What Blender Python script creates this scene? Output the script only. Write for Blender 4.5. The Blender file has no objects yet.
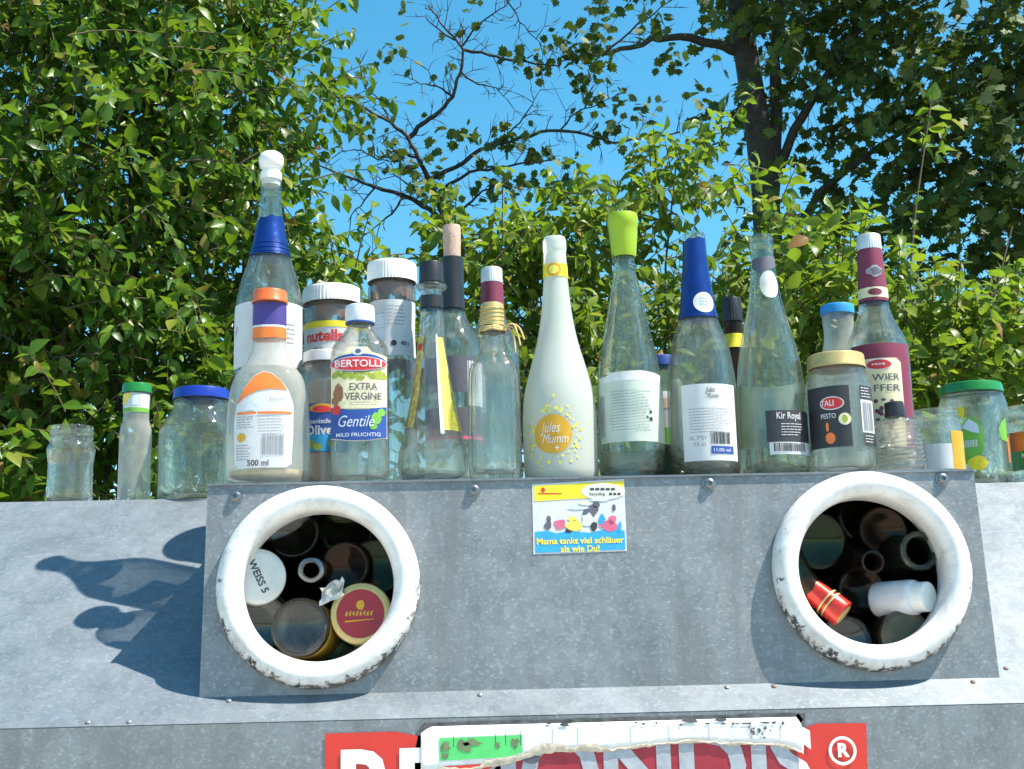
import bpy, bmesh, math, random
import numpy as np
from mathutils import Vector, Matrix
R = math.radians
random.seed(7)
rng = np.random.default_rng(11)
scene = bpy.context.scene
COL = scene.collection

# ---------------------------------------------------------------- camera
Z0 = 1.54                                     # height of the foot of the throw-in housing above the ground
F_PX, PITCH, YAW, ROLL = 1300.0, R(11), R(1.8666), R(1.3366)
CAM = Vector((-0.1464, -1.5256, Z0 + 0.0588))
_fw = Vector((math.sin(YAW) * math.cos(PITCH), math.cos(YAW) * math.cos(PITCH), math.sin(PITCH)))
_r0 = Vector((math.cos(YAW), -math.sin(YAW), 0)); _u0 = _r0.cross(_fw)
_rt = _r0 * math.cos(ROLL) - _u0 * math.sin(ROLL)
_up = _u0 * math.cos(ROLL) + _r0 * math.sin(ROLL)
cam_d = bpy.data.cameras.new("camera"); cam_o = bpy.data.objects.new("camera", cam_d); COL.objects.link(cam_o)
cam_d.sensor_width = 36; cam_d.lens = F_PX / 1024 * 36; cam_d.clip_start = 0.05; cam_d.clip_end = 2000
cam_o.matrix_world = Matrix(((_rt.x, _up.x, -_fw.x, CAM.x), (_rt.y, _up.y, -_fw.y, CAM.y), (_rt.z, _up.z, -_fw.z, CAM.z), (0, 0, 0, 1)))
scene.camera = cam_o

# ---------------------------------------------------------------- sky and sun
SUN_D = Vector((-0.118, 0.037, -0.207)).normalized()        # direction in which the light travels
el = math.asin(-SUN_D.z); az = math.atan2(-SUN_D.x, -SUN_D.y)
w = bpy.data.worlds.new("World"); scene.world = w; w.use_nodes = True
nt = w.node_tree; nt.nodes.clear()
sk = nt.nodes.new("ShaderNodeTexSky"); sk.sky_type = 'NISHITA'; sk.sun_disc = False
sk.sun_elevation = el; sk.sun_rotation = az; sk.air_density = 1.0; sk.dust_density = 0.3; sk.ozone_density = 2.5; sk.altitude = 300
hs = nt.nodes.new("ShaderNodeHueSaturation"); hs.inputs['Saturation'].default_value = 1.30; hs.inputs['Hue'].default_value = 0.475
bg = nt.nodes.new("ShaderNodeBackground"); bg.inputs[1].default_value = 0.116
wo = nt.nodes.new("ShaderNodeOutputWorld")
nt.links.new(sk.outputs[0], hs.inputs['Color']); nt.links.new(hs.outputs[0], bg.inputs[0]); nt.links.new(bg.outputs[0], wo.inputs[0])
sl = bpy.data.lights.new("sun", 'SUN'); sl.energy = 5.0; sl.angle = R(0.53); sl.color = (1.0, 0.94, 0.83)
so = bpy.data.objects.new("sun", sl); COL.objects.link(so); so.location = (4, -2, 8)
so.rotation_euler = SUN_D.to_track_quat('-Z', 'Y').to_euler()
scene.view_settings.view_transform = 'Standard'; scene.view_settings.look = 'None'
scene.view_settings.exposure = 1.05; scene.view_settings.gamma = 1.0; scene.view_settings.use_curve_mapping = False
cy = scene.cycles
cy.max_bounces = 24; cy.diffuse_bounces = 4; cy.glossy_bounces = 6; cy.transmission_bounces = 22; cy.transparent_max_bounces = 32
cy.caustics_refractive = False; cy.caustics_reflective = False; cy.blur_glossy = 0.05; cy.sample_clamp_indirect = 6.0

# ---------------------------------------------------------------- pixels to points
def ray(px, py): return _fw + _rt * ((px - 512) / F_PX) - _up * ((py - 384.5) / F_PX)
def hit(px, py, n, p0):
    d = ray(px, py); return CAM + d * ((Vector(p0) - CAM).dot(n) / d.dot(n))
def at_y(px, py, Y): return hit(px, py, Vector((0, 1, 0)), (0, Y, 0))
def mpp(P): return (Vector(P) - CAM).dot(_fw) / F_PX          # metres per pixel at a point
def to_px(A):
    v = A - np.array(CAM); d = v @ np.array(_fw)
    return 512 + F_PX * (v @ np.array(_rt)) / d, 384.5 - F_PX * (v @ np.array(_up)) / d, d

# ---------------------------------------------------------------- materials
MATS = {}
def nodes(name):
    m = bpy.data.materials.new(name); m.use_nodes = True; t = m.node_tree; t.nodes.clear()
    o = t.nodes.new("ShaderNodeOutputMaterial"); MATS[name] = m
    return m, t, o
def N(t, kind, **kw):
    n = t.nodes.new(kind)
    for k, v in kw.items():
        if k in n.inputs: n.inputs[k].default_value = v
        else: setattr(n, k, v)
    return n
def c4(c): return (c[0], c[1], c[2], 1.0)
def ramp(t, fac, stops):
    r = t.nodes.new("ShaderNodeValToRGB"); e = r.color_ramp.elements
    while len(e) < len(stops): e.new(0.5)
    for i, (p, c) in enumerate(stops): e[i].position = p; e[i].color = c4(c) if len(c) == 3 else c
    t.links.new(fac, r.inputs[0]); return r
def noise(t, scale, detail=4, rough=0.55, vec=None, dist=0.0):
    n = N(t, "ShaderNodeTexNoise", Scale=scale, Detail=detail, Roughness=rough, Distortion=dist)
    if vec is not None: t.links.new(vec, n.inputs['Vector'])
    return n
def objco(t, scale=None):
    tc = t.nodes.new("ShaderNodeTexCoord"); out = tc.outputs['Object']
    if scale:
        mp = t.nodes.new("ShaderNodeMapping"); mp.inputs['Scale'].default_value = scale
        t.links.new(out, mp.inputs[0]); out = mp.outputs[0]
    return out
def paint(name, col, rough=0.5, metal=0.0, var=0.12, scale=60.0, bump=0.0, coat=0.0, dirt=0.0, spec=0.5):
    """plain coloured stuff with fine tonal variation, a little dirt and relief"""
    m, t, o = nodes(name); p = N(t, "ShaderNodeBsdfPrincipled", Roughness=rough, Metallic=metal)
    p.inputs['Coat Weight'].default_value = coat; p.inputs['Specular IOR Level'].default_value = spec
    co = objco(t); n = noise(t, scale, 5, 0.6, co)
    a = [max(0, c * (1 - var)) for c in col]; b = [min(1, c * (1 + var)) for c in col]
    r = ramp(t, n.outputs[0], [(0.3, a), (0.7, b)]); last = r.outputs[0]
    if dirt:
        n2 = noise(t, scale * 0.35, 6, 0.7, co, 0.6); r2 = ramp(t, n2.outputs[0], [(0.52, (0, 0, 0)), (0.75, (1, 1, 1))])
        mm = N(t, "ShaderNodeMath", operation='MULTIPLY'); mm.inputs[1].default_value = dirt; t.links.new(r2.outputs[0], mm.inputs[0])
        mx = N(t, "ShaderNodeMix", data_type='RGBA'); t.links.new(mm.outputs[0], mx.inputs[0]); t.links.new(last, mx.inputs[6])
        mx.inputs[7].default_value = (0.16, 0.13, 0.09, 1); last = mx.outputs[2]
    t.links.new(last, p.inputs['Base Color'])
    if bump:
        bp = N(t, "ShaderNodeBump", Strength=bump, Distance=0.002); t.links.new(n.outputs[0], bp.inputs['Height']); t.links.new(bp.outputs[0], p.inputs['Normal'])
    t.links.new(p.outputs[0], o.inputs[0]); return m
def paper(name, col, **kw):
    m = paint(name, col, **kw); t = m.node_tree; p = next(n for n in t.nodes if n.type == 'BSDF_PRINCIPLED'); o = next(n for n in t.nodes if n.type == 'OUTPUT_MATERIAL')
    tl = N(t, "ShaderNodeBsdfTranslucent"); src = p.inputs['Base Color'].links[0].from_socket; t.links.new(src, tl.inputs['Color'])
    mx = N(t, "ShaderNodeMixShader"); mx.inputs[0].default_value = 0.30; t.links.new(p.outputs[0], mx.inputs[1]); t.links.new(tl.outputs[0], mx.inputs[2]); t.links.new(mx.outputs[0], o.inputs[0]); return m
def glass_mat(name, tint=(0.95, 0.985, 0.965), dust=0.05, thru=0.45, rough=0.0, dustcol=(0.95, 0.93, 0.87), dscale=45.0, dspread=(0.35, 0.8), low=0.0):
    """clear bottle glass: refracting walls, part of the light passing straight, a film of dust, drips and dried residue"""
    m, t, o = nodes(name)
    g = N(t, "ShaderNodeBsdfGlass", Roughness=rough, IOR=1.46); g.inputs['Color'].default_value = c4(tint)
    tr = N(t, "ShaderNodeBsdfTransparent"); tr.inputs['Color'].default_value = c4(tint)
    m1 = N(t, "ShaderNodeMixShader"); m1.inputs[0].default_value = thru
    gl = N(t, "ShaderNodeBsdfGlossy", Roughness=0.06); th = N(t, "ShaderNodeMixShader")
    lw = N(t, "ShaderNodeLayerWeight", Blend=0.5)           # thin wall: the same reflectance from either side (Schlick)
    pw = N(t, "ShaderNodeMath", operation='POWER'); pw.inputs[1].default_value = 5.0; t.links.new(lw.outputs['Facing'], pw.inputs[0])
    fr = N(t, "ShaderNodeMath", operation='MULTIPLY_ADD'); fr.inputs[1].default_value = 0.9; fr.inputs[2].default_value = 0.04; t.links.new(pw.outputs[0], fr.inputs[0]); ec = N(t, "ShaderNodeMix", data_type='RGBA'); p3 = N(t, "ShaderNodeMath", operation='POWER'); p3.inputs[1].default_value = 2.6; t.links.new(lw.outputs['Facing'], p3.inputs[0]); t.links.new(p3.outputs[0], ec.inputs[0])
    ec.inputs[6].default_value = c4(tint); ec.inputs[7].default_value = c4([c ** 8 * .50 for c in tint]); t.links.new(ec.outputs[2], tr.inputs['Color'])
    t.links.new(fr.outputs[0], th.inputs[0]); t.links.new(tr.outputs[0], th.inputs[1]); t.links.new(gl.outputs[0], th.inputs[2])
    t.links.new(g.outputs[0], m1.inputs[1]); t.links.new(th.outputs[0], m1.inputs[2])
    df = N(t, "ShaderNodeBsdfDiffuse"); df.inputs['Color'].default_value = c4(dustcol)
    tl = N(t, "ShaderNodeBsdfTranslucent"); tl.inputs['Color'].default_value = c4(dustcol)
    md = N(t, "ShaderNodeMixShader"); md.inputs[0].default_value = 0.5; t.links.new(df.outputs[0], md.inputs[1]); t.links.new(tl.outputs[0], md.inputs[2])
    nb = noise(t, 1400, 2, 0.6, objco(t)); db = N(t, "ShaderNodeBump", Strength=0.9, Distance=0.0012); t.links.new(nb.outputs[0], db.inputs['Height'])
    for q in (df, tl): t.links.new(db.outputs[0], q.inputs['Normal'])
    n = noise(t, dscale, 7, 0.65, objco(t, (1, 1, 0.35)), 0.4)
    r = ramp(t, n.outputs[0], [(dspread[0], (0.25,) * 3), (dspread[1], (1,) * 3)])
    mm = N(t, "ShaderNodeMath", operation='MULTIPLY'); mm.inputs[1].default_value = dust; t.links.new(r.outputs[0], mm.inputs[0])
    m2 = N(t, "ShaderNodeMixShader"); t.links.new(mm.outputs[0], m2.inputs[0]); t.links.new(m1.outputs[0], m2.inputs[1]); t.links.new(md.outputs[0], m2.inputs[2])
    bn = noise(t, 28, 2, 0.5, objco(t)); bp = N(t, "ShaderNodeBump", Strength=0.02, Distance=0.004)
    t.links.new(bn.outputs[0], bp.inputs['Height']); t.links.new(bp.outputs[0], g.inputs['Normal'])
    t.links.new(m2.outputs[0], o.inputs[0]); return m
def zinc(name, base=0.40, fleck=0.62, stain=0.5, dark=0.30, sky_tint=0.0):
    """weathered galvanised sheet: spangle, pale oxide flecks, runs"""
    m, t, o = nodes(name); p = N(t, "ShaderNodeBsdfPrincipled", Roughness=0.52, Metallic=0.30)
    co = objco(t)
    v = N(t, "ShaderNodeTexVoronoi", Scale=95.0); t.links.new(co, v.inputs['Vector'])
    r0 = ramp(t, v.outputs['Color'], [(0.15, (base * (.86 - sky_tint), base * .92, base * (.96 + sky_tint))), (0.85, (base * (1.03 - sky_tint), base * 1.09, base * (1.14 + sky_tint)))])
    vb = N(t, "ShaderNodeTexVoronoi", Scale=34.0); nd = noise(t, 40, 3, .6, co); va = N(t, "ShaderNodeMix", data_type='VECTOR'); va.inputs[0].default_value = .035; t.links.new(co, va.inputs[4]); t.links.new(nd.outputs['Color'], va.inputs[5]); t.links.new(va.outputs[1], vb.inputs['Vector'])
    rb_ = ramp(t, vb.outputs['Color'], [(0.1, (.92, .925, .93)), (0.9, (1.07, 1.07, 1.07))]); mv = N(t, "ShaderNodeMix", data_type='RGBA', blend_type='MULTIPLY'); mv.inputs[0].default_value = 1; t.links.new(r0.outputs[0], mv.inputs[6]); t.links.new(rb_.outputs[0], mv.inputs[7])
    n1 = noise(t, 9, 5, 0.62, co, 0.8); r1 = ramp(t, n1.outputs[0], [(0.3, (0.87, 0.88, 0.89)), (0.72, (1.08, 1.08, 1.08))])
    mx = N(t, "ShaderNodeMix", data_type='RGBA', blend_type='MULTIPLY'); mx.inputs[0].default_value = 1; t.links.new(mv.outputs[2], mx.inputs[6]); t.links.new(r1.outputs[0], mx.inputs[7])
    n2 = noise(t, 1, 3, 0.6, objco(t, (210, 210, 300)), 0.5); r2 = ramp(t, n2.outputs[0], [(0.53, (0, 0, 0)), (0.68, (1, 1, 1))])
    mf = N(t, "ShaderNodeMath", operation='MULTIPLY'); mf.inputs[1].default_value = fleck; t.links.new(r2.outputs[0], mf.inputs[0])
    mx2 = N(t, "ShaderNodeMix", data_type='RGBA'); t.links.new(mf.outputs[0], mx2.inputs[0]); t.links.new(mx.outputs[2], mx2.inputs[6]); mx2.inputs[7].default_value = (base * (1.55 - sky_tint), base * 1.63, base * (1.68 + sky_tint), 1)
    n3 = noise(t, 1, 5, 0.65, objco(t, (22, 22, 1.8)), 0.3); r3 = ramp(t, n3.outputs[0], [(0.49, (0, 0, 0)), (0.68, (1, 1, 1))])
    ms = N(t, "ShaderNodeMath", operation='MULTIPLY'); ms.inputs[1].default_value = stain; t.links.new(r3.outputs[0], ms.inputs[0])
    mx3 = N(t, "ShaderNodeMix", data_type='RGBA'); t.links.new(ms.outputs[0], mx3.inputs[0]); t.links.new(mx2.outputs[2], mx3.inputs[6]); mx3.inputs[7].default_value = (dark, dark * 1.02, dark * 1.03, 1)
    n4 = noise(t, 1, 4, 0.7, objco(t, (6, 200, 260)), 0.2); r4 = ramp(t, n4.outputs[0], [(0.66, (0, 0, 0)), (0.70, (1, 1, 1))])
    mq = N(t, "ShaderNodeMath", operation='MULTIPLY'); mq.inputs[1].default_value = 0.22; t.links.new(r4.outputs[0], mq.inputs[0])
    mx4 = N(t, "ShaderNodeMix", data_type='RGBA'); t.links.new(mq.outputs[0], mx4.inputs[0]); t.links.new(mx3.outputs[2], mx4.inputs[6]); mx4.inputs[7].default_value = (base * 1.4, base * 1.48, base * 1.5, 1)
    t.links.new(mx4.outputs[2], p.inputs['Base Color'])
    rr = ramp(t, n1.outputs[0], [(0.3, (0.42,) * 3), (0.7, (0.62,) * 3)]); t.links.new(rr.outputs[0], p.inputs['Roughness'])
    bp = N(t, "ShaderNodeBump", Strength=0.12, Distance=0.001); t.links.new(n2.outputs[0], bp.inputs['Height'])
    bl = noise(t, 5, 2, 0.5, co); bp2 = N(t, "ShaderNodeBump", Strength=0.25, Distance=0.006); t.links.new(bl.outputs[0], bp2.inputs['Height']); t.links.new(bp.outputs[0], bp2.inputs['Normal'])
    t.links.new(bp2.outputs[0], p.inputs['Normal']); t.links.new(p.outputs[0], o.inputs[0]); return m
def leaf_mat(name, stops, gloss=0.32, trans=0.35, tcol=(0.22, 0.38, 0.03)):
    m, t, o = nodes(name)
    at = N(t, "ShaderNodeAttribute", attribute_name="rnd"); oi = t.nodes.new("ShaderNodeObjectInfo")
    ad = N(t, "ShaderNodeMath", operation='ADD'); t.links.new(at.outputs['Fac'], ad.inputs[0]); t.links.new(oi.outputs['Random'], ad.inputs[1])
    fr = N(t, "ShaderNodeMath", operation='FRACT'); t.links.new(ad.outputs[0], fr.inputs[0])
    r = ramp(t, fr.outputs[0], stops)
    n = noise(t, 70, 3, 0.5, objco(t)); hv = N(t, "ShaderNodeHueSaturation"); t.links.new(r.outputs[0], hv.inputs['Color'])
    rv = ramp(t, n.outputs[0], [(0.3, (0.8,) * 3), (0.7, (1.2,) * 3)]); t.links.new(rv.outputs[0], hv.inputs['Value'])
    p = N(t, "ShaderNodeBsdfPrincipled", Roughness=gloss); t.links.new(hv.outputs[0], p.inputs['Base Color']); p.inputs['Specular IOR Level'].default_value = 0.30
    tl = N(t, "ShaderNodeBsdfTranslucent")
    mt = N(t, "ShaderNodeMix", data_type='RGBA', blend_type='MIX'); mt.inputs[0].default_value = 0.6; t.links.new(hv.outputs[0], mt.inputs[6]); mt.inputs[7].default_value = c4(tcol); t.links.new(mt.outputs[2], tl.inputs['Color'])
    mx = N(t, "ShaderNodeMixShader"); mx.inputs[0].default_value = trans; t.links.new(p.outputs[0], mx.inputs[1]); t.links.new(tl.outputs[0], mx.inputs[2])
    t.links.new(mx.outputs[0], o.inputs[0]); return m

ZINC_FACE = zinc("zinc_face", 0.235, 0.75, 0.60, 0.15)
ZINC_ROOF = zinc("zinc_roof", 0.205, 0.50, 0.22, 0.18, 0.07)  # same zinc as face: base lowered for full sun, sky reflection put into colour
ZINC_DARK = paint("zinc_inside", (0.10, 0.10, 0.10), 0.7, 0.2, 0.3, 30)
GL = glass_mat("glass_clear", (0.990, 0.986, 0.972), 0.030, 0.80)
GL_GREEN = glass_mat("glass_greenish", (0.965, 0.980, 0.940), 0.032, 0.80)
GL_PALE = glass_mat("glass_pale_green", (0.980, 0.985, 0.958), 0.038, 0.80)
GL_DUSTY = glass_mat("glass_dusty", (0.985, 0.985, 0.966), 0.08, 0.82)
GL_MILKY = glass_mat("glass_milky_residue", (0.98, 0.99, 0.985), 0.50, 0.92, 0.0, (0.95, 0.94, 0.87), 18.0, (0.2, 0.75))
GL_BROWN = glass_mat("glass_brown", (0.55, 0.28, 0.10), 0.05, 0.35)
GL_DGREEN = glass_mat("glass_dark_green", (0.30, 0.45, 0.18), 0.05, 0.35)
def frosted():
    m, t, o = nodes("glass_frosted"); co = objco(t)
    n = noise(t, 30, 4, 0.5, co); r = ramp(t, n.outputs[0], [(0.3, (0.91, 0.96, 0.86)), (0.7, (0.94, 0.98, 0.89))])
    d = N(t, "ShaderNodeBsdfDiffuse"); l = N(t, "ShaderNodeBsdfTranslucent"); g = N(t, "ShaderNodeBsdfGlossy", Roughness=0.42)
    t.links.new(r.outputs[0], d.inputs[0]); t.links.new(r.outputs[0], l.inputs[0])
    a = N(t, "ShaderNodeMixShader"); a.inputs[0].default_value = 0.60; t.links.new(d.outputs[0], a.inputs[1]); t.links.new(l.outputs[0], a.inputs[2])
    f = N(t, "ShaderNodeFresnel", IOR=1.35); b = N(t, "ShaderNodeMixShader"); t.links.new(f.outputs[0], b.inputs[0]); t.links.new(a.outputs[0], b.inputs[1]); t.links.new(g.outputs[0], b.inputs[2])
    t.links.new(b.outputs[0], o.inputs[0]); return m
GL_FROST = frosted()
WHITE = paint("plastic_white", (0.80, 0.79, 0.75), 0.4, 0, 0.05, 80, 0, 0.1, 0.12)
PAPER = paper("paper_white", (0.84, 0.85, 0.86), rough=0.65, var=0.05, scale=50, bump=0.1, dirt=0.10)
PAPER_BLUE = paint("paper_bluish", (0.62, 0.70, 0.78), 0.6, 0, 0.08, 40)
CREAM = paint("paper_cream", (0.78, 0.70, 0.44), 0.6, 0, 0.08, 50)
BLACK = paint("plastic_black", (0.018, 0.018, 0.02), 0.38, 0, 0.2, 60)
INK = paint("ink_black", (0.03, 0.03, 0.035), 0.6)
GREYINK = paint("ink_grey", (0.30, 0.31, 0.34), 0.6)
RED = paint("ink_red", (0.62, 0.03, 0.035), 0.5)
MAROON = paint("ink_maroon", (0.19, 0.022, 0.055), 0.5)
ORANGE = paint("ink_orange", (0.78, 0.19, 0.03), 0.5)
CAP_ORANGE = paint("cap_orange", (0.72, 0.13, 0.025), 0.35, 0, 0.1, 60, 0, 0.3)
PURPLE = paint("ink_purple", (0.06, 0.04, 0.22), 0.5)
BLUE = paint("ink_blue", (0.02, 0.07, 0.30), 0.5)
CYAN = paint("ink_cyan", (0.03, 0.33, 0.62), 0.5)
LIDBLUE = paint("lid_blue", (0.010, 0.035, 0.33), 0.3, 0, 0.1, 60, 0, 0.4)
FOILBLUE = paint("foil_blue", (0.008, 0.042, 0.22), 0.32, 0.55, 0.25, 35, 0.6, 0.3)
CAPBLUE = paint("cap_sky_blue", (0.03, 0.30, 0.70), 0.4)
LIDGREEN = paint("lid_green", (0.012, 0.20, 0.028), 0.32, 0, 0.1, 60, 0, 0.4)
LIME = paint("silicone_lime", (0.30, 0.45, 0.006), 0.42, 0, 0.05, 40, 0, 0.1)
GREEN = paint("ink_green", (0.16, 0.42, 0.05), 0.55)
SIGNGREEN = paint("ink_sign_green", (0.10, 0.60, 0.16), 0.5, 0, 0.08, 60)
YELLOW = paint("ink_yellow", (0.83, 0.66, 0.02), 0.55)
LEMON = paint("ink_lemon", (0.85, 0.72, 0.10), 0.55, 0, 0.25, 160)
GOLDINK = paint("ink_gold", (0.62, 0.33, 0.02), 0.45, 0.1)
GOLD = paint("metal_gold", (0.60, 0.44, 0.17), 0.38, 0.45, 0.12, 60)
SILVER = paint("metal_silver", (0.66, 0.65, 0.62), 0.38, 0.4, 0.1, 60)
STEEL = paint("metal_steel", (0.22, 0.22, 0.22), 0.35, 0.8, 0.25, 300)
CORK = paint("cork", (0.50, 0.34, 0.26), 0.8, 0, 0.22, 220, 0.4)
RAFFIA = paint("raffia", (0.52, 0.38, 0.17), 0.8, 0, 0.25, 200)
CHOC = paint("chocolate_smear", (0.30, 0.13, 0.065), 0.6, 0, 0.55, 60)
SEDIMENT = paint("dressing_residue", (0.55, 0.40, 0.18), 0.6, 0, 0.2, 60)
PINKISH = paint("residue_pink", (0.62, 0.40, 0.40), 0.7, 0, 0.25, 25)
OLIVE = paint("ink_olive", (0.30, 0.36, 0.04), 0.55, 0, 0.3, 120)
PINK = paint("ink_pink", (0.62, 0.12, 0.22), 0.6)
SLATE = paint("ink_slate", (0.10, 0.10, 0.13), 0.6)
REDFOIL = paint("foil_red", (0.60, 0.03, 0.015), 0.3, 0.4, 0.2, 60, 0.4, 0.4)

# ---------------------------------------------------------------- objects
def link(name, me, mat=None, parent=None):
    o = bpy.data.objects.new(name, me); COL.objects.link(o)
    if mat is not None and me is not None: me.materials.append(mat)
    if parent is not None: o.parent = parent
    return o
def tag(o, label=None, cat=None, group=None, kind=None):
    if label: o['label'] = label
    if cat: o['category'] = cat
    if group: o['group'] = group
    if kind: o['kind'] = kind
    return o
def empty(name, loc=(0, 0, 0)):
    o = bpy.data.objects.new(name, None); o.empty_display_size = 0.05; COL.objects.link(o); o.location = loc; return o
def from_bm(name, bm, mat, parent=None, smooth=None):
    me = bpy.data.meshes.new(name); bm.to_mesh(me); bm.free()
    if smooth:
        me.polygons.foreach_set('use_smooth', [True] * len(me.polygons)); me.set_sharp_from_angle(angle=R(smooth))
    return link(name, me, mat, parent)
def from_np(name, V, Fc, mat, parent=None, smooth=False, rnd=None):
    me = bpy.data.meshes.new(name); me.from_pydata(V if isinstance(V, list) else V.tolist(), [], Fc)
    if smooth: me.polygons.foreach_set('use_smooth', [True] * len(me.polygons))
    if rnd is not None:
        a = me.attributes.new('rnd', 'FLOAT', 'POINT'); a.data.foreach_set('value', np.asarray(rnd, dtype=np.float32))
    return link(name, me, mat, parent)

# ---- surfaces of revolution
def se(c, s, n):
    if n == 2: return c, s
    return math.copysign(abs(c) ** (2 / n), c), math.copysign(abs(s) ** (2 / n), s)
def revolve(name, prof, mat, parent=None, seg=48, fy=1.0, n=2, ribs=0, rib_amp=0.0, rib_z=None, smooth=40, rot=0.0, wob=0.0):
    V, Fc, rings = [], [], []
    ph = random.random() * 6
    for (r, z) in prof:
        if r < 1e-6: V.append((0, 0, z)); rings.append([len(V) - 1]); continue
        ids = []
        for i in range(seg):
            a = 2 * math.pi * i / seg + rot; c, s = se(math.cos(a), math.sin(a), n)
            rr = r
            if ribs and (rib_z is None or rib_z[0] <= z <= rib_z[1]): rr = r + rib_amp * (1 if (i * ribs // seg) % 2 else -1) * 0.5
            if wob: rr *= 1 + wob * math.sin(2 * a + ph + z * 30) + wob * .6 * math.sin(5 * a + z * 90 + ph)
            V.append((rr * c, rr * s * fy, z)); ids.append(len(V) - 1)
        rings.append(ids)
    for A, B in zip(rings, rings[1:]):
        if len(A) == 1 and len(B) == 1: continue
        for i in range(seg):
            j = (i + 1) % seg
            if len(A) == 1: Fc.append((A[0], B[j], B[i]))
            elif len(B) == 1: Fc.append((A[i], A[j], B[0]))
            else: Fc.append((A[i], A[j], B[j], B[i]))
    me = bpy.data.meshes.new(name); me.from_pydata(V, [], Fc)
    me.polygons.foreach_set('use_smooth', [True] * len(Fc)); me.set_sharp_from_angle(angle=R(smooth))
    return link(name, me, mat, parent)
def pchip(xs, ys):
    xs = np.array(xs, float); ys = np.array(ys, float); h = np.diff(xs); d = np.diff(ys) / h; m = np.zeros_like(ys)
    for i in range(1, len(xs) - 1):
        if d[i - 1] * d[i] > 0:
            w1 = 2 * h[i] + h[i - 1]; w2 = h[i] + 2 * h[i - 1]; m[i] = (w1 + w2) / (w1 / d[i - 1] + w2 / d[i])
    m[0] = d[0]; m[-1] = d[-1]
    def f(x):
        x = min(max(x, xs[0]), xs[-1]); i = min(max(int(np.searchsorted(xs, x)) - 1, 0), len(h) - 1)
        t = (x - xs[i]) / h[i]
        return float((1 + 2 * t) * (1 - t) ** 2 * ys[i] + t * (1 - t) ** 2 * h[i] * m[i] + t * t * (3 - 2 * t) * ys[i + 1] + t * t * (t - 1) * h[i] * m[i + 1])
    return f
def vessel(prof, wall=0.0028, bottom=0.007, punt=0.004, sub=5):
    """closed glass wall from an outer (r, z) profile, open at the mouth; returns ring list and R(z)"""
    zs = [p[1] for p in prof]; rs = [p[0] for p in prof]; f = pchip(zs, rs)
    zz = []
    for a, b in zip(zs, zs[1:]):
        k = sub if b - a > 0.004 else 2
        zz += [a + (b - a) * i / k for i in range(k)]
    zz.append(zs[-1])
    out = [(0, punt), (rs[0] * 0.55, punt * 0.8), (rs[0] * 0.86, 0.0004), (rs[0] * 0.96, 0.0)] + [(f(z), max(z, 0.0012)) for z in zz]
    top = zs[-1]
    inner = [(max(f(top) - wall * 0.8, 0.004), top + 0.0004)]
    for z in reversed(zz):
        if bottom + 0.004 < z < top - 0.002: inner.append((max(f(z) - wall, 0.0045), z))
    rb = max(f(bottom) - wall, 0.004)
    inner += [(rb * 0.97, bottom + 0.003), (rb * 0.86, bottom), (rb * 0.5, bottom + punt * 0.6), (0, bottom + punt)]
    return out + inner, f
def cap_prof(r, z0, z1, t=0.0012, bev=0.0012, r1=None, lip=0.0):
    r1 = r if r1 is None else r1
    p = [(r - t, z0), (r + lip, z0)]
    if lip: p += [(r + lip, z0 + 0.002), (r, z0 + 0.003)]
    p += [(r1, z1 - bev * 1.6), (r1 - bev * .4, z1 - bev * .5), (r1 - bev * 1.4, z1), (r1 * .8, z1 + 0.0002), (0, z1 + 0.0002), (0, z1 - t), (r1 - t, z1 - t), (r - t, z0)]
    return p

# ---- flat shapes wrapped on a vessel
def text_bm(body, size, bold=0.0, align='CENTER', shear=0.0, space=1.0):
    cu = bpy.data.curves.new('txt', 'FONT'); cu.body = body; cu.size = size; cu.align_x = align; cu.align_y = 'CENTER'
    cu.offset = bold * size; cu.shear = shear; cu.space_character = space; cu.resolution_u = 3; cu.fill_mode = 'FRONT'
    ob = bpy.data.objects.new('txt', cu); COL.objects.link(ob)
    dg = bpy.context.evaluated_depsgraph_get(); me = bpy.data.meshes.new_from_object(ob.evaluated_get(dg))
    bpy.data.objects.remove(ob); bpy.data.curves.remove(cu)
    bm = bmesh.new(); bm.from_mesh(me); bpy.data.meshes.remove(me)
    return bm
def poly_bm(*polys):
    bm = bmesh.new()
    for pts in polys:
        try: bm.faces.new([bm.verts.new((x, y, 0)) for x, y in pts])
        except ValueError: pass
    return bm
def rect(x0, y0, x1, y1): return [(x0, y0), (x1, y0), (x1, y1), (x0, y1)]
def disc(cx, cy, rx, ry=None, n=28, jit=0.0):
    ry = rx if ry is None else ry
    return [(cx + rx * (1 + jit * random.uniform(-1, 1)) * math.cos(2 * math.pi * i / n), cy + ry * (1 + jit * random.uniform(-1, 1)) * math.sin(2 * math.pi * i / n)) for i in range(n)]
def barcode(x0, y0, x1, y1, n=22):
    out, x = [], x0; u = (x1 - x0) / (n * 2.1)
    while x < x1 - u:
        wd = u * random.choice((0.7, 1, 1.6)); out.append(rect(x, y0, min(x + wd, x1), y1)); x += wd + u * random.choice((0.7, 1, 1.5))
    return out
def lines(x0, x1, ytop, n, step, h):
    """rows of print too small to read, as broken bars"""
    out = []
    for i in range(n):
        y = ytop - i * step; x = x0; end = x1 - (x1 - x0) * random.uniform(0, 0.25)
        while x < end:
            l = random.uniform(0.002, 0.006); out.append(rect(x, y - h, min(x + l, end), y)); x += l + 0.0009
    return out

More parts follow.
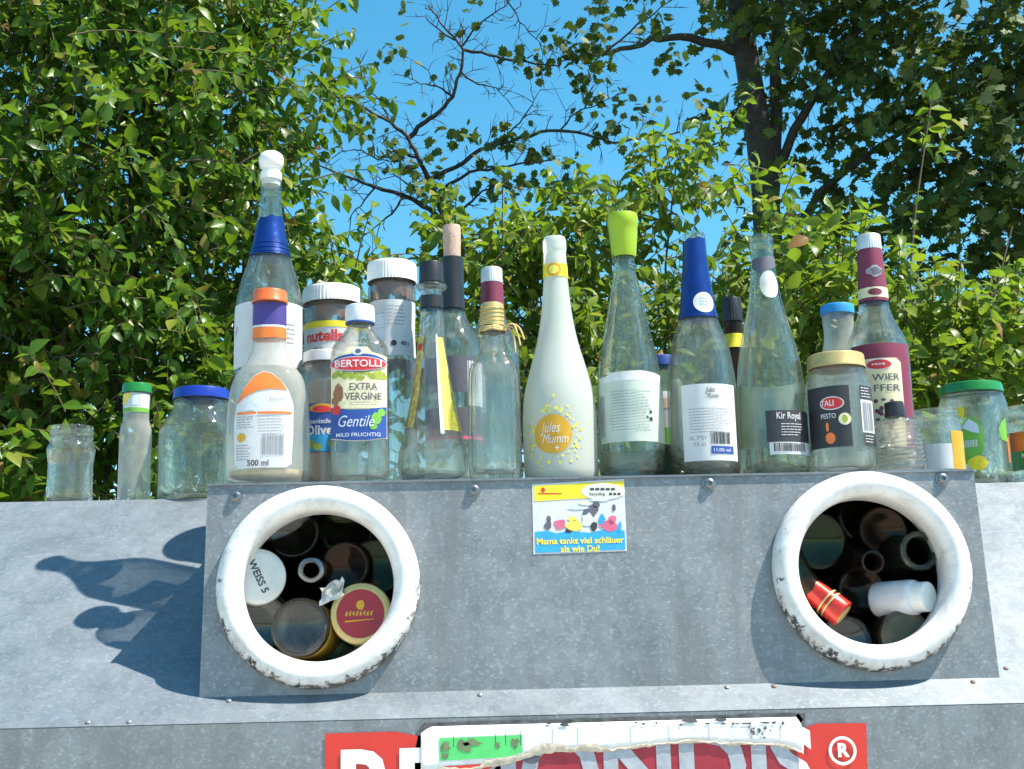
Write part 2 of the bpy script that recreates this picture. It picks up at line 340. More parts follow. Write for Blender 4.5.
class Thing:
    """a bottle or jar measured on the photograph: foot pixel, depth Y, outline of (row, half-width in pixels)"""
    def __init__(s, name, label, cat, bx, Y, prof_px, zbase, mat=None, wall=0.0028, bottom=0.007, punt=0.004, fy=1.0, n=2, rot=0.0, part='glass', seg=56, lean=None, group=None, thin=False):
        s.Y = Y; s.bx = bx; P = at_y(bx, prof_px[0][0], Y); s.k = mpp(P); s.zb = zbase
        s.root = empty(name, (P.x, Y, zbase)); tag(s.root, label, cat, group or 'bottles and jars left on the container')
        if lean: s.root.rotation_euler = lean
        s.fy, s.n, s.rot = fy, n, rot
        prof = [(hw * s.k, s.z(py)) for py, hw in prof_px]; prof[0] = (prof[0][0], 0.0)
        fixed = [prof[0]]
        for r, z in prof[1:]:
            if z > fixed[-1][1] + 0.0006: fixed.append((r, z))
        s.prof = fixed
        rings, s.R = vessel(fixed, wall, bottom, punt)
        if thin: rings = rings[:max(range(len(rings)), key=lambda i: rings[i][1])]
        s.glass = revolve(part, rings, mat or GL, s.root, seg, fy, n, rot=rot, smooth=50)
    def z(s, py): return at_y(s.bx, py, s.Y).z - s.zb
    def surf(s, u, v, eps, th0):
        r = s.R(v) + eps
        if s.n == 2 and s.fy == 1.0:
            a = th0 + u / s.R(v); return (r * math.sin(a), -r * math.cos(a), v)
        x = max(-r * .999, min(r * .999, u)); y = -(r * s.fy) * (1 - abs(x / r) ** s.n) ** (1 / s.n) - eps * .6
        return (x, y, v)
    def decal(s, name, bm, mat, parent, eps=0.0005, th=0.0, off=(0, 0), du=0.004, dv=0.008, thick=0.0):
        for v in bm.verts: v.co.x += off[0]; v.co.y += off[1]
        xs = [v.co.x for v in bm.verts]; ys = [v.co.y for v in bm.verts]
        if not xs: bm.free(); return None
        def cuts(lo, hi, d):
            k = int((hi - lo) / d); return [lo + (hi - lo) * i / (k + 1) for i in range(1, k + 1)]
        for x in cuts(min(xs), max(xs), du):
            bmesh.ops.bisect_plane(bm, geom=bm.verts[:] + bm.edges[:] + bm.faces[:], plane_co=(x, 0, 0), plane_no=(1, 0, 0))
        for y in cuts(min(ys), max(ys), dv):
            bmesh.ops.bisect_plane(bm, geom=bm.verts[:] + bm.edges[:] + bm.faces[:], plane_co=(0, y, 0), plane_no=(0, 1, 0))
        for v in bm.verts: v.co = s.surf(v.co.x, v.co.y, eps, R(th))
        o = from_bm(name, bm, mat, parent, 60); return o
    def lab(s, poly, mat, name='label', th=0, eps=0.0004):
        return s.decal(name, poly_bm(*poly), mat, s.root, eps, th)
    def px_rect(s, x0, y0, x1, y1):
        """rectangle in label metres from pixel offsets to the axis and rows (round vessels: arc length)"""
        za, zb = s.z(y1), s.z(y0); zm = (za + zb) / 2
        def u(dx):
            r = s.R(zm); q = max(-0.995, min(0.995, dx * s.k / r))
            return r * math.asin(q) if (s.n == 2 and s.fy == 1.0) else dx * s.k
        return u(x0), za, u(x1), zb
    def txt(s, body, size_px, dx, py, mat, parent, bold=0.0, th=0, eps=0.0009, shear=0.0, name='lettering', space=1.0, align='CENTER', fit=None):
        u0, _, _, v0 = s.px_rect(dx, py, dx + 1, py + 1)
        bm = text_bm(body, size_px * s.k * 1.36, bold, align, shear, space)
        if fit:
            q = [v.co.x for v in bm.verts]; f = fit * s.k / max(max(q) - min(q), 1e-6)
            for v in bm.verts: v.co.x *= f
        return s.decal(name, bm, mat, parent, eps, th, (u0, v0), du=0.003, dv=0.02)
    def prints(s, polys, mat, parent, eps=0.0009, th=0, name='print'):
        return s.decal(name, poly_bm(*polys), mat, parent, eps, th, du=0.006, dv=0.02)
    def cap(s, name, r_px, y0, y1, mat, r1_px=None, ribs=0, lip=0.0, rib_amp=0.0009, bev=0.0012):
        r = r_px * s.k; z0, z1 = s.z(y0), s.z(y1); seg = ribs * 2 if ribs else 48
        pr = cap_prof(r, z0, z1, r1=None if r1_px is None else r1_px * s.k, lip=lip, bev=bev)
        return revolve(name, pr, mat, s.root, seg, ribs=ribs * 2 if ribs else 0, rib_amp=rib_amp, rib_z=(z0, z1 - bev * 1.2) if ribs else None, smooth=30)
    def sleeve(s, name, y0, y1, mat, eps=0.0006, jag=0.0, wob=0.0, parent=None):
        """foil or paper right round the neck"""
        z0, z1 = s.z(y0), s.z(y1); k = 10
        pr = [(s.R(z0 + (z1 - z0) * i / k) + eps, z0 + (z1 - z0) * i / k) for i in range(k + 1)]
        pr = pr + [(r - eps * .6, z) for r, z in reversed(pr)]
        o = revolve(name, pr, mat, parent or s.root, 48, s.fy, s.n, smooth=60, wob=wob)
        if jag:
            for v in o.data.vertices:
                if v.co.z > z1 - 1e-5:
                    a = math.atan2(v.co.x, -v.co.y); v.co.z += jag * (math.sin(a * 1.0 + .6) * .7 + .3 * math.sin(a * 7))
        return o

# ================================================================= the setting
def sheet(name, x0, x1, y0, y1, z, mat):
    me = bpy.data.meshes.new(name); me.from_pydata([(x0, y0, z), (x1, y0, z), (x1, y1, z), (x0, y1, z)], [], [(0, 1, 2, 3)])
    return tag(link(name, me, mat), kind='structure')
GRASSM = paint("ground_grass", (0.07, 0.10, 0.03), 0.9, 0, 0.5, 3.0, 0.6)
sheet("ground", -600, 600, -600, 600, 0.0, GRASSM)
sheet("bounce_pavement", -40, 40, -45, 1.6, 0.004, paint("bounce_paving", (0.40, 0.385, 0.35), 0.9, 0, 0.18, 6, 0.4))  # unseen paving, made pale and broad to bounce sunlight onto the fronts

# ================================================================= the container
H, TAU = 0.24455, 0.0880958
K = 0.72                                   # rise of the roof per metre
W2 = 0.46                                  # half width of the housing
YF = -0.037; YR = 0.371                    # front edge and ridge of the roof
ZR = K * YR
XL, XR = -1.12, 1.08
YT = H * math.tan(TAU)                     # front edge of the housing top
YB = H / K                                 # where the housing top meets the roof
box = empty("recycling_container", (0, 0, 0))
tag(box, "grey galvanised glass recycling container with two round white collared openings", "recycling container")
def slab(name, quads, mat, thick=0.003, parent=box, flip=False):
    """sheet-metal faces (world points) given a thickness inwards"""
    bm = bmesh.new(); cache = {}
    flip = False
    def vv(p):
        key = tuple(round(c, 6) for c in p)
        if key not in cache: cache[key] = bm.verts.new(p)
        return cache[key]
    for q in quads: bm.faces.new([vv(p) for p in q])
    bmesh.ops.recalc_face_normals(bm, faces=bm.faces)
    f0 = bm.faces[:][0]
    if f0.normal.dot(f0.calc_center_median() - Vector((0, .3, 1.1))) < 0: bmesh.ops.reverse_faces(bm, faces=bm.faces[:])
    o = from_bm(name, bm, mat, parent); md = o.modifiers.new('thickness', 'SOLIDIFY'); md.thickness = thick; md.offset = -1
    return o
def RP(x, y): return (x, y, Z0 + K * y)     # a point on the front roof slope
e = 0.0012
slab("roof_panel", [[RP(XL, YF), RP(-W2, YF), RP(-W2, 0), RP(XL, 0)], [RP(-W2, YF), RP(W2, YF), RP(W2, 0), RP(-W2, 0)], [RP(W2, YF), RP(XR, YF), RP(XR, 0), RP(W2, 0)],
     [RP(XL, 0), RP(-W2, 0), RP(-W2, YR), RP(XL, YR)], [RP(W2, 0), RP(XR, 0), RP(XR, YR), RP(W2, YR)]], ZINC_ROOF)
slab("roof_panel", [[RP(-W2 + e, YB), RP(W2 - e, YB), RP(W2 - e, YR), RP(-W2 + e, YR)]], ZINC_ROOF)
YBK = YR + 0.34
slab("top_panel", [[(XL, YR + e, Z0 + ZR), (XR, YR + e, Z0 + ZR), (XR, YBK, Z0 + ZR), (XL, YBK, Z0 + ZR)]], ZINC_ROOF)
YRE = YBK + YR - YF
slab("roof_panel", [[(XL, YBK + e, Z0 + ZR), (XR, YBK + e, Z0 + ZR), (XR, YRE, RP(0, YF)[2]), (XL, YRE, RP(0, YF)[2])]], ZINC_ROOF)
ZE = RP(0, YF)[2]; ZBOT = 0.12
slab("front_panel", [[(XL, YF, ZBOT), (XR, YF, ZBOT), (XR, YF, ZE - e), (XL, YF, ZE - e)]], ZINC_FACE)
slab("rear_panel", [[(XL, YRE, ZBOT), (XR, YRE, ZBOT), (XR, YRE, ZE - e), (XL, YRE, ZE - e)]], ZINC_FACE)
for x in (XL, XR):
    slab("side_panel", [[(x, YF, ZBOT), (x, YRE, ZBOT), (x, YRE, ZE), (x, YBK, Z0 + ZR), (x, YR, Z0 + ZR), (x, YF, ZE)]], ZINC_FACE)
slab("floor_panel", [[(XL + .004, YF + .004, ZBOT + .004), (XR - .004, YF + .004, ZBOT + .004), (XR - .004, YRE - .004, ZBOT + .004), (XL + .004, YRE - .004, ZBOT + .004)]], ZINC_DARK)
for x in (XL + .15, XR - .15):
    for y in (YF + .12, YRE - .12):
        bm = bmesh.new(); bmesh.ops.create_cone(bm, cap_ends=True, segments=16, radius1=.05, radius2=.035, depth=ZBOT - .006)
        o = from_bm("foot", bm, ZINC_DARK, box, 40); o.location = (x, y, ZBOT / 2 + .001)
# housing: tilted front with two holes
FN = Vector((0, -math.cos(TAU), math.sin(TAU))); FU = Vector((0, math.sin(TAU), math.cos(TAU))); F0 = Vector((0, 0, Z0))
def face_pt(x, s, out=0.0): p = F0 + Vector((x, 0, 0)) + FU * s + FN * out; return (p.x, p.y, p.z)
def face_xy(px, py):
    p = hit(px, py, FN, F0); return p.x, (p - F0).dot(FU)
HS = H / math.cos(TAU)
ringc = [face_xy(318.5, 585.5), face_xy(871, 570)]
print("ring centres", ringc)
RO = 0.1180; RI = 0.0872; RH = 0.098
xs = [-W2, ringc[0][0] - .105, ringc[0][0] + .105, ringc[1][0] - .105, ringc[1][0] + .105, W2]
quads = []
for i in range(5):
    x0, x1 = xs[i], xs[i + 1]
    if i in (1, 3):
        cx, cz = ringc[0 if i == 1 else 1]; zl, zh = cz - .105, cz + .105
        zl = max(zl, .004); zh = min(zh, HS - .004)
        if zl > 0: quads.append([face_pt(x0, 0), face_pt(x1, 0), face_pt(x1, zl), face_pt(x0, zl)])
        quads.append([face_pt(x0, zh), face_pt(x1, zh), face_pt(x1, HS), face_pt(x0, HS)])
        M = 48; inn, outp = [], []
        for j in range(M):
            a = 2 * math.pi * j / M; ca, sa = math.cos(a), math.sin(a)
            inn.append((cx + RH * ca, cz + RH * sa))
            tmax = min((.105 / abs(ca)) if abs(ca) > 1e-6 else 9, ((zh - cz) / sa) if sa > 1e-6 else (((zl - cz) / sa) if sa < -1e-6 else 9))
            outp.append((cx + tmax * ca, cz + tmax * sa))
        corners = [(x1, zh), (x0, zh), (x0, zl), (x1, zl)]
        for j in range(M):
            j2 = (j + 1) % M; a0 = math.atan2(outp[j][1] - cz, outp[j][0] - cx); pts = [inn[j], outp[j]]
            for c in corners:
                ac = math.atan2(c[1] - cz, c[0] - cx); d = (ac - a0) % (2 * math.pi)
                a1 = math.atan2(outp[j2][1] - cz, outp[j2][0] - cx)
                if 1e-4 < d < ((a1 - a0) % (2 * math.pi)) - 1e-4: pts.append(c)
            pts += [outp[j2], inn[j2]]
            quads.append([face_pt(*p) for p in pts])
    else:
        quads.append([face_pt(x0, 0), face_pt(x1, 0), face_pt(x1, HS), face_pt(x0, HS)])
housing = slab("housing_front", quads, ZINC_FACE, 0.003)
# make sure the thickness goes inwards: outward normal faces the viewer
if housing.data.polygons[0].normal.y > 0: housing.data.flip_normals()
bm = bmesh.new()
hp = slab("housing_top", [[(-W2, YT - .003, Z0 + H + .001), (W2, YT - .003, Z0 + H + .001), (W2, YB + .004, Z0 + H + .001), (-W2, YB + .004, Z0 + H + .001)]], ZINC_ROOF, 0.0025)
if hp.data.polygons[0].normal.z < 0: hp.data.flip_normals()
for sx in (-1, 1):
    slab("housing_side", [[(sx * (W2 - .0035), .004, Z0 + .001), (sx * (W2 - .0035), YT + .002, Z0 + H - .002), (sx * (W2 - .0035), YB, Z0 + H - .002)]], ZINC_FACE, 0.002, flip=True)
ZTOP = Z0 + H + .001                       # what the bottles stand on
ZFLAT = Z0 + ZR                            # flat top behind the ridge
FROT = Matrix((Vector((1, 0, 0)), FU, FN)).transposed().to_euler()      # local x, y on the panel, z outwards
def collar_mat():
    m, t, o = nodes("collar_paint"); p = N(t, "ShaderNodeBsdfPrincipled", Roughness=0.42); co = objco(t)
    n1 = noise(t, 30, 5, 0.6, co); r1 = ramp(t, n1.outputs[0], [(0.3, (0.74, 0.72, 0.69)), (0.7, (0.82, 0.80, 0.78))])
    sp = t.nodes.new("ShaderNodeSeparateXYZ"); t.links.new(co, sp.inputs[0])
    # wear gathers low on the outer edge: y down, close to the panel
    ln = N(t, "ShaderNodeVectorMath", operation='LENGTH'); cm = t.nodes.new("ShaderNodeCombineXYZ"); t.links.new(sp.outputs[0], cm.inputs[0]); t.links.new(sp.outputs[1], cm.inputs[1]); t.links.new(cm.outputs[0], ln.inputs[0])
    def mr(src, a, b, c=0.0, d=1.0):
        q = N(t, "ShaderNodeMapRange"); q.inputs[1].default_value = a; q.inputs[2].default_value = b; q.inputs[3].default_value = c; q.inputs[4].default_value = d; t.links.new(src, q.inputs[0]); return q.outputs[0]
    edge = mr(ln.outputs['Value'], 0.104, 0.119, 0, 0.33); low = mr(sp.outputs[1], 0.06, -0.08, 0.30, 1.0)
    ml = N(t, "ShaderNodeMath", operation='MULTIPLY'); t.links.new(edge, ml.inputs[0]); t.links.new(low, ml.inputs[1])
    n2 = noise(t, 70, 7, 0.72, co, 0.5); ad = N(t, "ShaderNodeMath", operation='ADD'); t.links.new(n2.outputs[0], ad.inputs[0]); t.links.new(ml.outputs[0], ad.inputs[1])
    rc = ramp(t, ad.outputs[0], [(0.71, (0, 0, 0)), (0.755, (1, 1, 1))])
    mx = N(t, "ShaderNodeMix", data_type='RGBA'); t.links.new(rc.outputs[0], mx.inputs[0]); t.links.new(r1.outputs[0], mx.inputs[6]); mx.inputs[7].default_value = (0.055, 0.05, 0.045, 1)
    n3 = noise(t, 260, 4, 0.7, co); rb = ramp(t, n3.outputs[0], [(0.70, (0, 0, 0)), (0.74, (1, 1, 1))])
    n4 = noise(t, 22, 7, 0.72, co, 1.4); rg = ramp(t, n4.outputs[0], [(0.46, (0, 0, 0)), (0.72, (0.75, 0.75, 0.75))])
    mx2 = N(t, "ShaderNodeMix", data_type='RGBA'); t.links.new(rg.outputs[0], mx2.inputs[0]); t.links.new(mx.outputs[2], mx2.inputs[6]); mx2.inputs[7].default_value = (0.44, 0.41, 0.37, 1)
    mx3 = N(t, "ShaderNodeMix", data_type='RGBA'); t.links.new(rb.outputs[0], mx3.inputs[0]); t.links.new(mx2.outputs[2], mx3.inputs[6]); mx3.inputs[7].default_value = (0.12, 0.09, 0.07, 1)
    t.links.new(mx3.outputs[2], p.inputs['Base Color'])
    bp = N(t, "ShaderNodeBump", Strength=0.5, Distance=0.0015, invert=True); t.links.new(rc.outputs[0], bp.inputs['Height']); t.links.new(bp.outputs[0], p.inputs['Normal'])
    t.links.new(p.outputs[0], o.inputs[0]); return m
COLLAR = collar_mat()
for i, (cx, cz) in enumerate(ringc):
    pr = []
    rc_, rt = (RO + RI) / 2, (RO - RI) / 2
    hgt = 0.0185
    for j in range(15):
        a = math.pi * j / 14; pr.append((rc_ + rt * math.cos(a), 0.0012 + hgt * math.sin(a) ** 0.85))
    pr += [(RI + .0003, -0.012), (RI + .002, -0.030), (RI + .004, -0.030), (RI + .0045, -0.0045), (RO - .001, 0.0006), (RO, 0.0012)]
    o = revolve("collar", pr, COLLAR, box, 96, smooth=50, wob=.0022); o.location = face_pt(cx, cz); o.rotation_euler = FROT
    if i == 1: o.rotation_euler.rotate_axis('Z', 0.15)
# screws and rivets
def screw(px, py, r=0.0062):
    x, s = face_xy(px, py)
    o = revolve("screw", [(r * 1.35, .0006), (r * 1.35, .0018), (r, .002), (r * .95, .0042), (r * .6, .0054), (r * .42, .0055), (r * .40, .0025), (0, .0025)], STEEL, box, 18, smooth=35)
    o.location = face_pt(x, s); o.rotation_euler = FROT; return o
for p in ((236, 497), (474, 490.5), (709, 484), (942, 479)): screw(*p)
RUST = paint("rivet_rust", (0.20, 0.14, 0.11), 0.7, 0.2, 0.5, 300, 0.3)
RNrm = Vector((0, -K, 1)).normalized()
RROT = Matrix((Vector((1, 0, 0)), Vector((0, 1, K)).normalized(), RNrm)).transposed().to_euler()
for px, py in ((229, 701), (480, 695), (727, 687.5), (774, 686.5), (973, 682), (1006, 668.5), (88, 722.5), (129, 722)):
    P = hit(px, py, RNrm, RP(0, 0)); r = .0030
    o = revolve("rivet", [(r, .0005), (r * .95, .0012), (r * .6, .0019), (0, .0021)], RUST if px > 740 else ZINC_FACE, box, 14); o.location = P; o.rotation_euler = RROT

# flat things stuck on a plane: convert pixel outlines
class Plane:
    def __init__(s, p0, n, u, v): s.p0, s.n, s.u, s.v = Vector(p0), Vector(n), Vector(u), Vector(v)
    def uv(s, px, py): p = hit(px, py, s.n, s.p0) - s.p0; return p.dot(s.u), p.dot(s.v)
    def put(s, name, bm, mat, parent, out, off=(0, 0), bow=None):
        for q in bm.verts:
            a, b = q.co.x + off[0], q.co.y + off[1]; q.co = s.p0 + s.u * a + s.v * b + s.n * (out + (bow(a, b) if bow else 0))
        return from_bm(name, bm, mat, parent)
    def poly(s, name, pts, mat, parent, out, px=True):
        return s.put(name, poly_bm(*[[s.uv(*p) if px else p for p in q] for q in pts]), mat, parent, out)
FP = Plane(F0, FN, (1, 0, 0), FU)
st = FP.poly("sticker", [[(532, 484.5), (624, 479), (627, 551), (533.5, 554.5)]], PAPER, box, .0006)
tag(st, "yellow white and blue printed sticker with a cartoon scene")
FP.poly("print", [[(534, 486.2), (623, 481), (623.4, 496), (534.6, 501.5)]], YELLOW, st, .0010)
FP.poly("print", [[(535, 532), (548, 531), (556, 533.5), (568, 531), (590, 533), (606, 529), (624.5, 530.5), (625.3, 549.5), (535.5, 553)]], CYAN, st, .0010)
FP.poly("speech_bubble", [disc(603, 491.5, 22, 8.2)], PAPER, st, .0013)
a = FP.uv(592, 541.5); FP.put("lettering", text_bm("Mama tankt viel schläuer", .0103, .022), YELLOW, st, .0014, (FP.uv(580, 543)[0], FP.uv(580, 541)[1]))
FP.put("lettering", text_bm("als wie Du!", .0103, .022), YELLOW, st, .0014, (FP.uv(580, 543)[0], FP.uv(580, 549)[1]))
FP.poly("print", [rect(590 + i * 5.2, 488.2, 594 + i * 5.2, 490.4) for i in range(5)], INK, st, .0016)
FP.put("lettering", text_bm("Recycling", .0050, .01), INK, st, .0016, FP.uv(597, 494.2)); FP.poly("print", [rect(609 + i * 4.2, 493, 612 + i * 4.2, 495.2) for i in range(3)], INK, st, .0016)
FP.poly("print", [disc(543, 490, 2.0, 2.4), rect(538, 493.2, 562, 494.2)], RED, st, .0013)
for blobs, m in ((((548, 526, 4, 5), (549, 519, 2.5, 3), (590, 511, 8, 6), (596, 505, 3, 4), (614, 508, 2, 3)), SLATE), (((560, 524, 7, 5), (608, 526, 8, 6), (612, 520, 4, 4)), PINK),
                 (((574, 526, 8, 6), (572, 519, 4, 3)), LEMON), (((588, 520, 6, 7), (578, 508, 9, 2), (600, 500, 10, 1.6), (583, 503, 5, 2)), PAPER_BLUE), (((602, 519, 4, 5), (620, 527, 2, 6)), CYAN), (((594, 526, 3, 5), (568, 531, 4, 2)), INK)):
    FP.poly("print", [disc(x, y, rx, ry, 10, .35) for x, y, rx, ry in blobs], m, st, .0012 + .0001 * random.random())

# company sign with a torn notice over it, on the front panel
SP = Plane((0, YF, Z0 - .05), (0, -1, 0), (1, 0, 0), (0, 0, 1))
SIGNRED = paint("sign_red", (0.64, 0.03, 0.018), 0.38, 0, 0.06, 40, 0, 0.2)
SIGNOLD = paint("sign_red_aged", (0.36, 0.022, 0.04), 0.5, 0, 0.2, 50)
LETOLD = paint("sign_letter_aged", (0.40, 0.42, 0.46), 0.6, 0, 0.15, 80, 0, 0, 0.3)
LETW = paint("sign_letter", (0.80, 0.79, 0.77), 0.4, 0, 0.04, 50)
NOTICE = paint("notice_paper", (0.80, 0.79, 0.77), 0.55, 0, 0.05, 90, 0.15, 0, 0.35)
TAR = paint("glue_residue", (0.10, 0.10, 0.10), 0.9, 0, 0.5, 120, 0.4)
sign = SP.poly("sign_board", [[(325, 733.5), (395, 731.5), (425, 737), (425, 860), (325, 860)]], SIGNRED, box, .0012)
SP.poly("sign_panel", [[(790, 737), (806, 727), (816, 723.5), (866, 723), (869, 860), (790, 860)]], SIGNRED, sign, .0012)
tag(sign, "red company sign mostly under a torn notice")
old = SP.poly("aged_panel", [[(423, 738), (796, 728), (800, 860), (423, 860)]], SIGNOLD, sign, .0018)
lt = text_bm("REMONDIS", 1.0, .028, 'LEFT', 0, .98)
xsT = [v.co.x for v in lt.verts]; ysT = [v.co.y for v in lt.verts]
ua, vtop = SP.uv(341, 748.5); ub, _ = SP.uv(813, 745); sx = (ub - ua) / (max(xsT) - min(xsT)); sy = sx * 1.02; mx_, my_ = min(xsT), max(ysT)
new = lt.copy()
for v in lt.verts: v.co.x = ua + (v.co.x - mx_) * sx; v.co.y = vtop + (v.co.y - my_) * sy
for v in new.verts: v.co.x = ua + (v.co.x - mx_) * sx; v.co.y = vtop + .013 + (v.co.y - my_) * sy
cutx = SP.uv(424, 745)[0]; cutr = SP.uv(797, 745)[0]
bmesh.ops.bisect_plane(lt, geom=lt.verts[:] + lt.edges[:] + lt.faces[:], plane_co=(cutx, 0, 0), plane_no=(1, 0, 0), clear_outer=True)
SP.put("lettering", lt, LETW, sign, .0024)
n2 = new.copy()
bmesh.ops.bisect_plane(new, geom=new.verts[:] + new.edges[:] + new.faces[:], plane_co=(cutx, 0, 0), plane_no=(-1, 0, 0), clear_outer=True)
bmesh.ops.bisect_plane(new, geom=new.verts[:] + new.edges[:] + new.faces[:], plane_co=(cutr, 0, 0), plane_no=(1, 0, 0), clear_outer=True)
SP.put("lettering", new, LETOLD, sign, .0024)
bmesh.ops.bisect_plane(n2, geom=n2.verts[:] + n2.edges[:] + n2.faces[:], plane_co=(cutr, 0, 0), plane_no=(-1, 0, 0), clear_outer=True)
SP.put("lettering", n2, LETW, sign, .0025)
cxr, cyr = SP.uv(842, 750.5); rr_ = 13.5 * .00116
ringp = [[(cxr + rr_ * math.cos(a) * q, cyr + rr_ * math.sin(a) * q) for q, a in ((1, t0), (1, t1), (.78, t1), (.78, t0))] for t0, t1 in [(2 * math.pi * i / 36, 2 * math.pi * (i + 1) / 36) for i in range(36)]]
SP.put("lettering", poly_bm(*ringp), LETW, sign, .0025)
SP.put("lettering", text_bm("R", .0195, .05), LETW, sign, .0026, (cxr, cyr))
# torn notice: ragged lower edge, lifted a little where it tore
tear = [(421, 769), (426, 775), (455, 772), (480, 768), (505, 763), (528, 757), (545, 752), (562, 750.5), (585, 750), (600, 751), (622, 748), (640, 746.5), (662, 743.5), (690, 742), (712, 741.5), (727, 744), (745, 743.5), (760, 743.5), (775, 745), (790, 748), (803, 753)]
top = [(421, 733), (430, 726.5), (470, 725.2), (520, 724), (570, 722.8), (620, 721.4), (670, 720), (720, 718.6), (770, 717.4), (790, 717), (796, 716.8), (802, 727), (803, 740)]
def dens(pts, k, jit):
    out = []
    for a, b in zip(pts, pts[1:]):
        for i in range(k): f = i / k; out.append((a[0] + (b[0] - a[0]) * f, a[1] + (b[1] - a[1]) * f + (random.uniform(-jit, jit) if i else 0)))
    return out + [pts[-1]]
bm = bmesh.new(); lo = dens(tear, 5, .9)
def topy(x):
    for a, b in zip(top, top[1:]):
        if a[0] <= x <= b[0]: return a[1] + (b[1] - a[1]) * (x - a[0]) / max(b[0] - a[0], .01)
    return top[-1][1] if x > 700 else top[0][1]
prev = None
for (x, y) in lo:
    col = []
    for q in range(5):
        f = q / 4; yy = topy(x) + (y - topy(x)) * f; u, v = SP.uv(x, yy); lift = .0031 + .0012 * max(0, f - .7) ** 1.4 * (1 + .5 * math.sin(x * .09))
        col.append(bm.verts.new(SP.p0 + SP.u * u + SP.v * v + SP.n * lift))
    if prev:
        for q in range(4): bm.faces.new((prev[q], prev[q + 1], col[q + 1], col[q]))
    prev = col
note = from_bm("torn_notice", bm, NOTICE, box, 60)
tag(note, "white paper notice torn along its lower edge with a green block")
md = note.modifiers.new('thickness', 'SOLIDIFY'); md.thickness = .0003; md.offset = 0
# yellowed pulp along the tear
PULP = paint("torn_pulp", (0.62, 0.52, 0.40), 0.9, 0, 0.25, 150, 0.4)
bm = bmesh.new(); prev = None
for (x, y) in lo:
    wv = 2.2 + 1.6 * math.sin(x * .13) + random.uniform(-.7, .7); wv = max(.7, wv * (1.7 if x < 600 else .8)) + 4.5 * math.exp(-((x - 545) / 55.0) ** 2)
    c = []
    for q, oo in ((-wv, .0037), (.0, .0044), (1.2, .0034)):
        u, v = SP.uv(x, y + q * .9); c.append(bm.verts.new(SP.p0 + SP.u * u + SP.v * v + SP.n * oo))
    if prev: bm.faces.new((prev[0], prev[1], c[1], c[0])); bm.faces.new((prev[1], prev[2], c[2], c[1]))
    prev = c
from_bm("torn_edge", bm, PULP, note, 60)
SP.poly("print", [[(439.5, 738), (522, 734.5), (522.5, 752), (508, 757), (440, 760.5)]], SIGNGREEN, note, .0037)
SP.poly("print", [[(444, 766), (500, 762.5), (488, 769), (450, 771)]], SIGNRED, note, .0037)
SP.poly("scratch", [disc(x, y, rx, ry, 12, .5) for x, y, rx, ry in ((446, 746, 5, 5), (462, 744, 6, 5), (473, 743, 7, 4), (498, 745, 3, 2.6), (515, 743, 4, 4), (445, 755, 4, 3), (468, 750, 4, 2))], paint("bare_patch", (0.16, 0.20, 0.10), 0.8, 0, 0.4, 90), note, .0041)
SP.poly("print", [disc(531, 757.5, 9, 6, 16)], SLATE, note, .0038)
SCR = [disc(random.uniform(545, 790), 722 + random.uniform(0, 3) - (0), random.uniform(1, 6), random.uniform(.8, 1.8), 8, .4) for i in range(16)] + [disc(random.uniform(740, 770), random.uniform(726, 738), random.uniform(.6, 2), random.uniform(.8, 2.6), 7, .5) for i in range(12)] + [disc(690, 720.5, 8, 2.2, 9, .3), disc(720, 719.8, 7, 1.8, 9, .3)]
for q_ in SCR: SP.poly("scratch", [q_], TAR, note, .0038 + .0002 * random.random())
SP.poly("crease", [[(x, topy(x) + 1), (x + .5, topy(x) + 1), (x + .9, topy(x) + 21), (x + .3, topy(x) + 21)] for x in (453, 495, 505, 520, 552, 577, 630, 668, 708, 750, 779)], GREYINK, note, .0037)
SP.poly("glue_mark", [dens([(415, 735), (424, 723), (560, 719.5), (700, 715.5), (798, 712.5), (803, 720)], 6, 1.0) + [(797, 726), (700, 730), (560, 735), (424, 739)], dens([(796, 714), (805, 713)], 2, .3) + [(803, 750), (797, 748)], dens([(411, 775), (418, 735)], 3, 1.5) + [(427, 738), (423, 775)]], TAR, note, .0012)

# ================================================================= bottles and jars on top
def clear_profile_bottle(*a, **k): return Thing(*a, **k)
FR = YT + .006
# --- on the flat top, left of the housing
t = Thing("glass_jar", "small empty lidless jar standing left of the green-capped bottle", "jar", 69, .412, [(502, 20.5), (499, 22.5), (482, 22), (466, 21.8), (456, 23), (450, 23.6), (446.5, 22.6), (443.5, 20.8), (440, 20.4), (438, 21.4), (436, 20.4), (433, 21.3), (430, 20.6), (428, 21.2), (427, 20.6)], ZFLAT, GL_DUSTY, .0024, .006)
t = Thing("glass_bottle", "slim clear bottle with green cap and yellow-white neck label", "bottle", 133.5, .412, [(500, 15), (497, 16), (470, 15.8), (450, 15.8), (436, 16), (428, 15), (420, 12.8), (413, 12.6), (396, 13.2), (391, 12.2), (386, 12)], ZFLAT, GL_MILKY, .0024, .006, thin=True)
t.cap("cap", 14.8, 393.5, 384.5, LIDGREEN, 14.4)
l = t.lab([rect(*t.px_rect(-12.9, 395, 12.9, 414))], PAPER, th=0)
t.decal("print", poly_bm([(-.016, t.z(395.5)), (-.003, t.z(395.5)), (-.012, t.z(406)), (-.017, t.z(407))]), YELLOW, l, .0008)
t.prints([rect(*t.px_rect(-12.8, 409.5, 12.8, 413.8))], GREEN, l, .0008)
t.prints([rect(*t.px_rect(-1, 397, 5, 407)), rect(*t.px_rect(6, 397, 9, 407))], PAPER_BLUE, l, .0008)
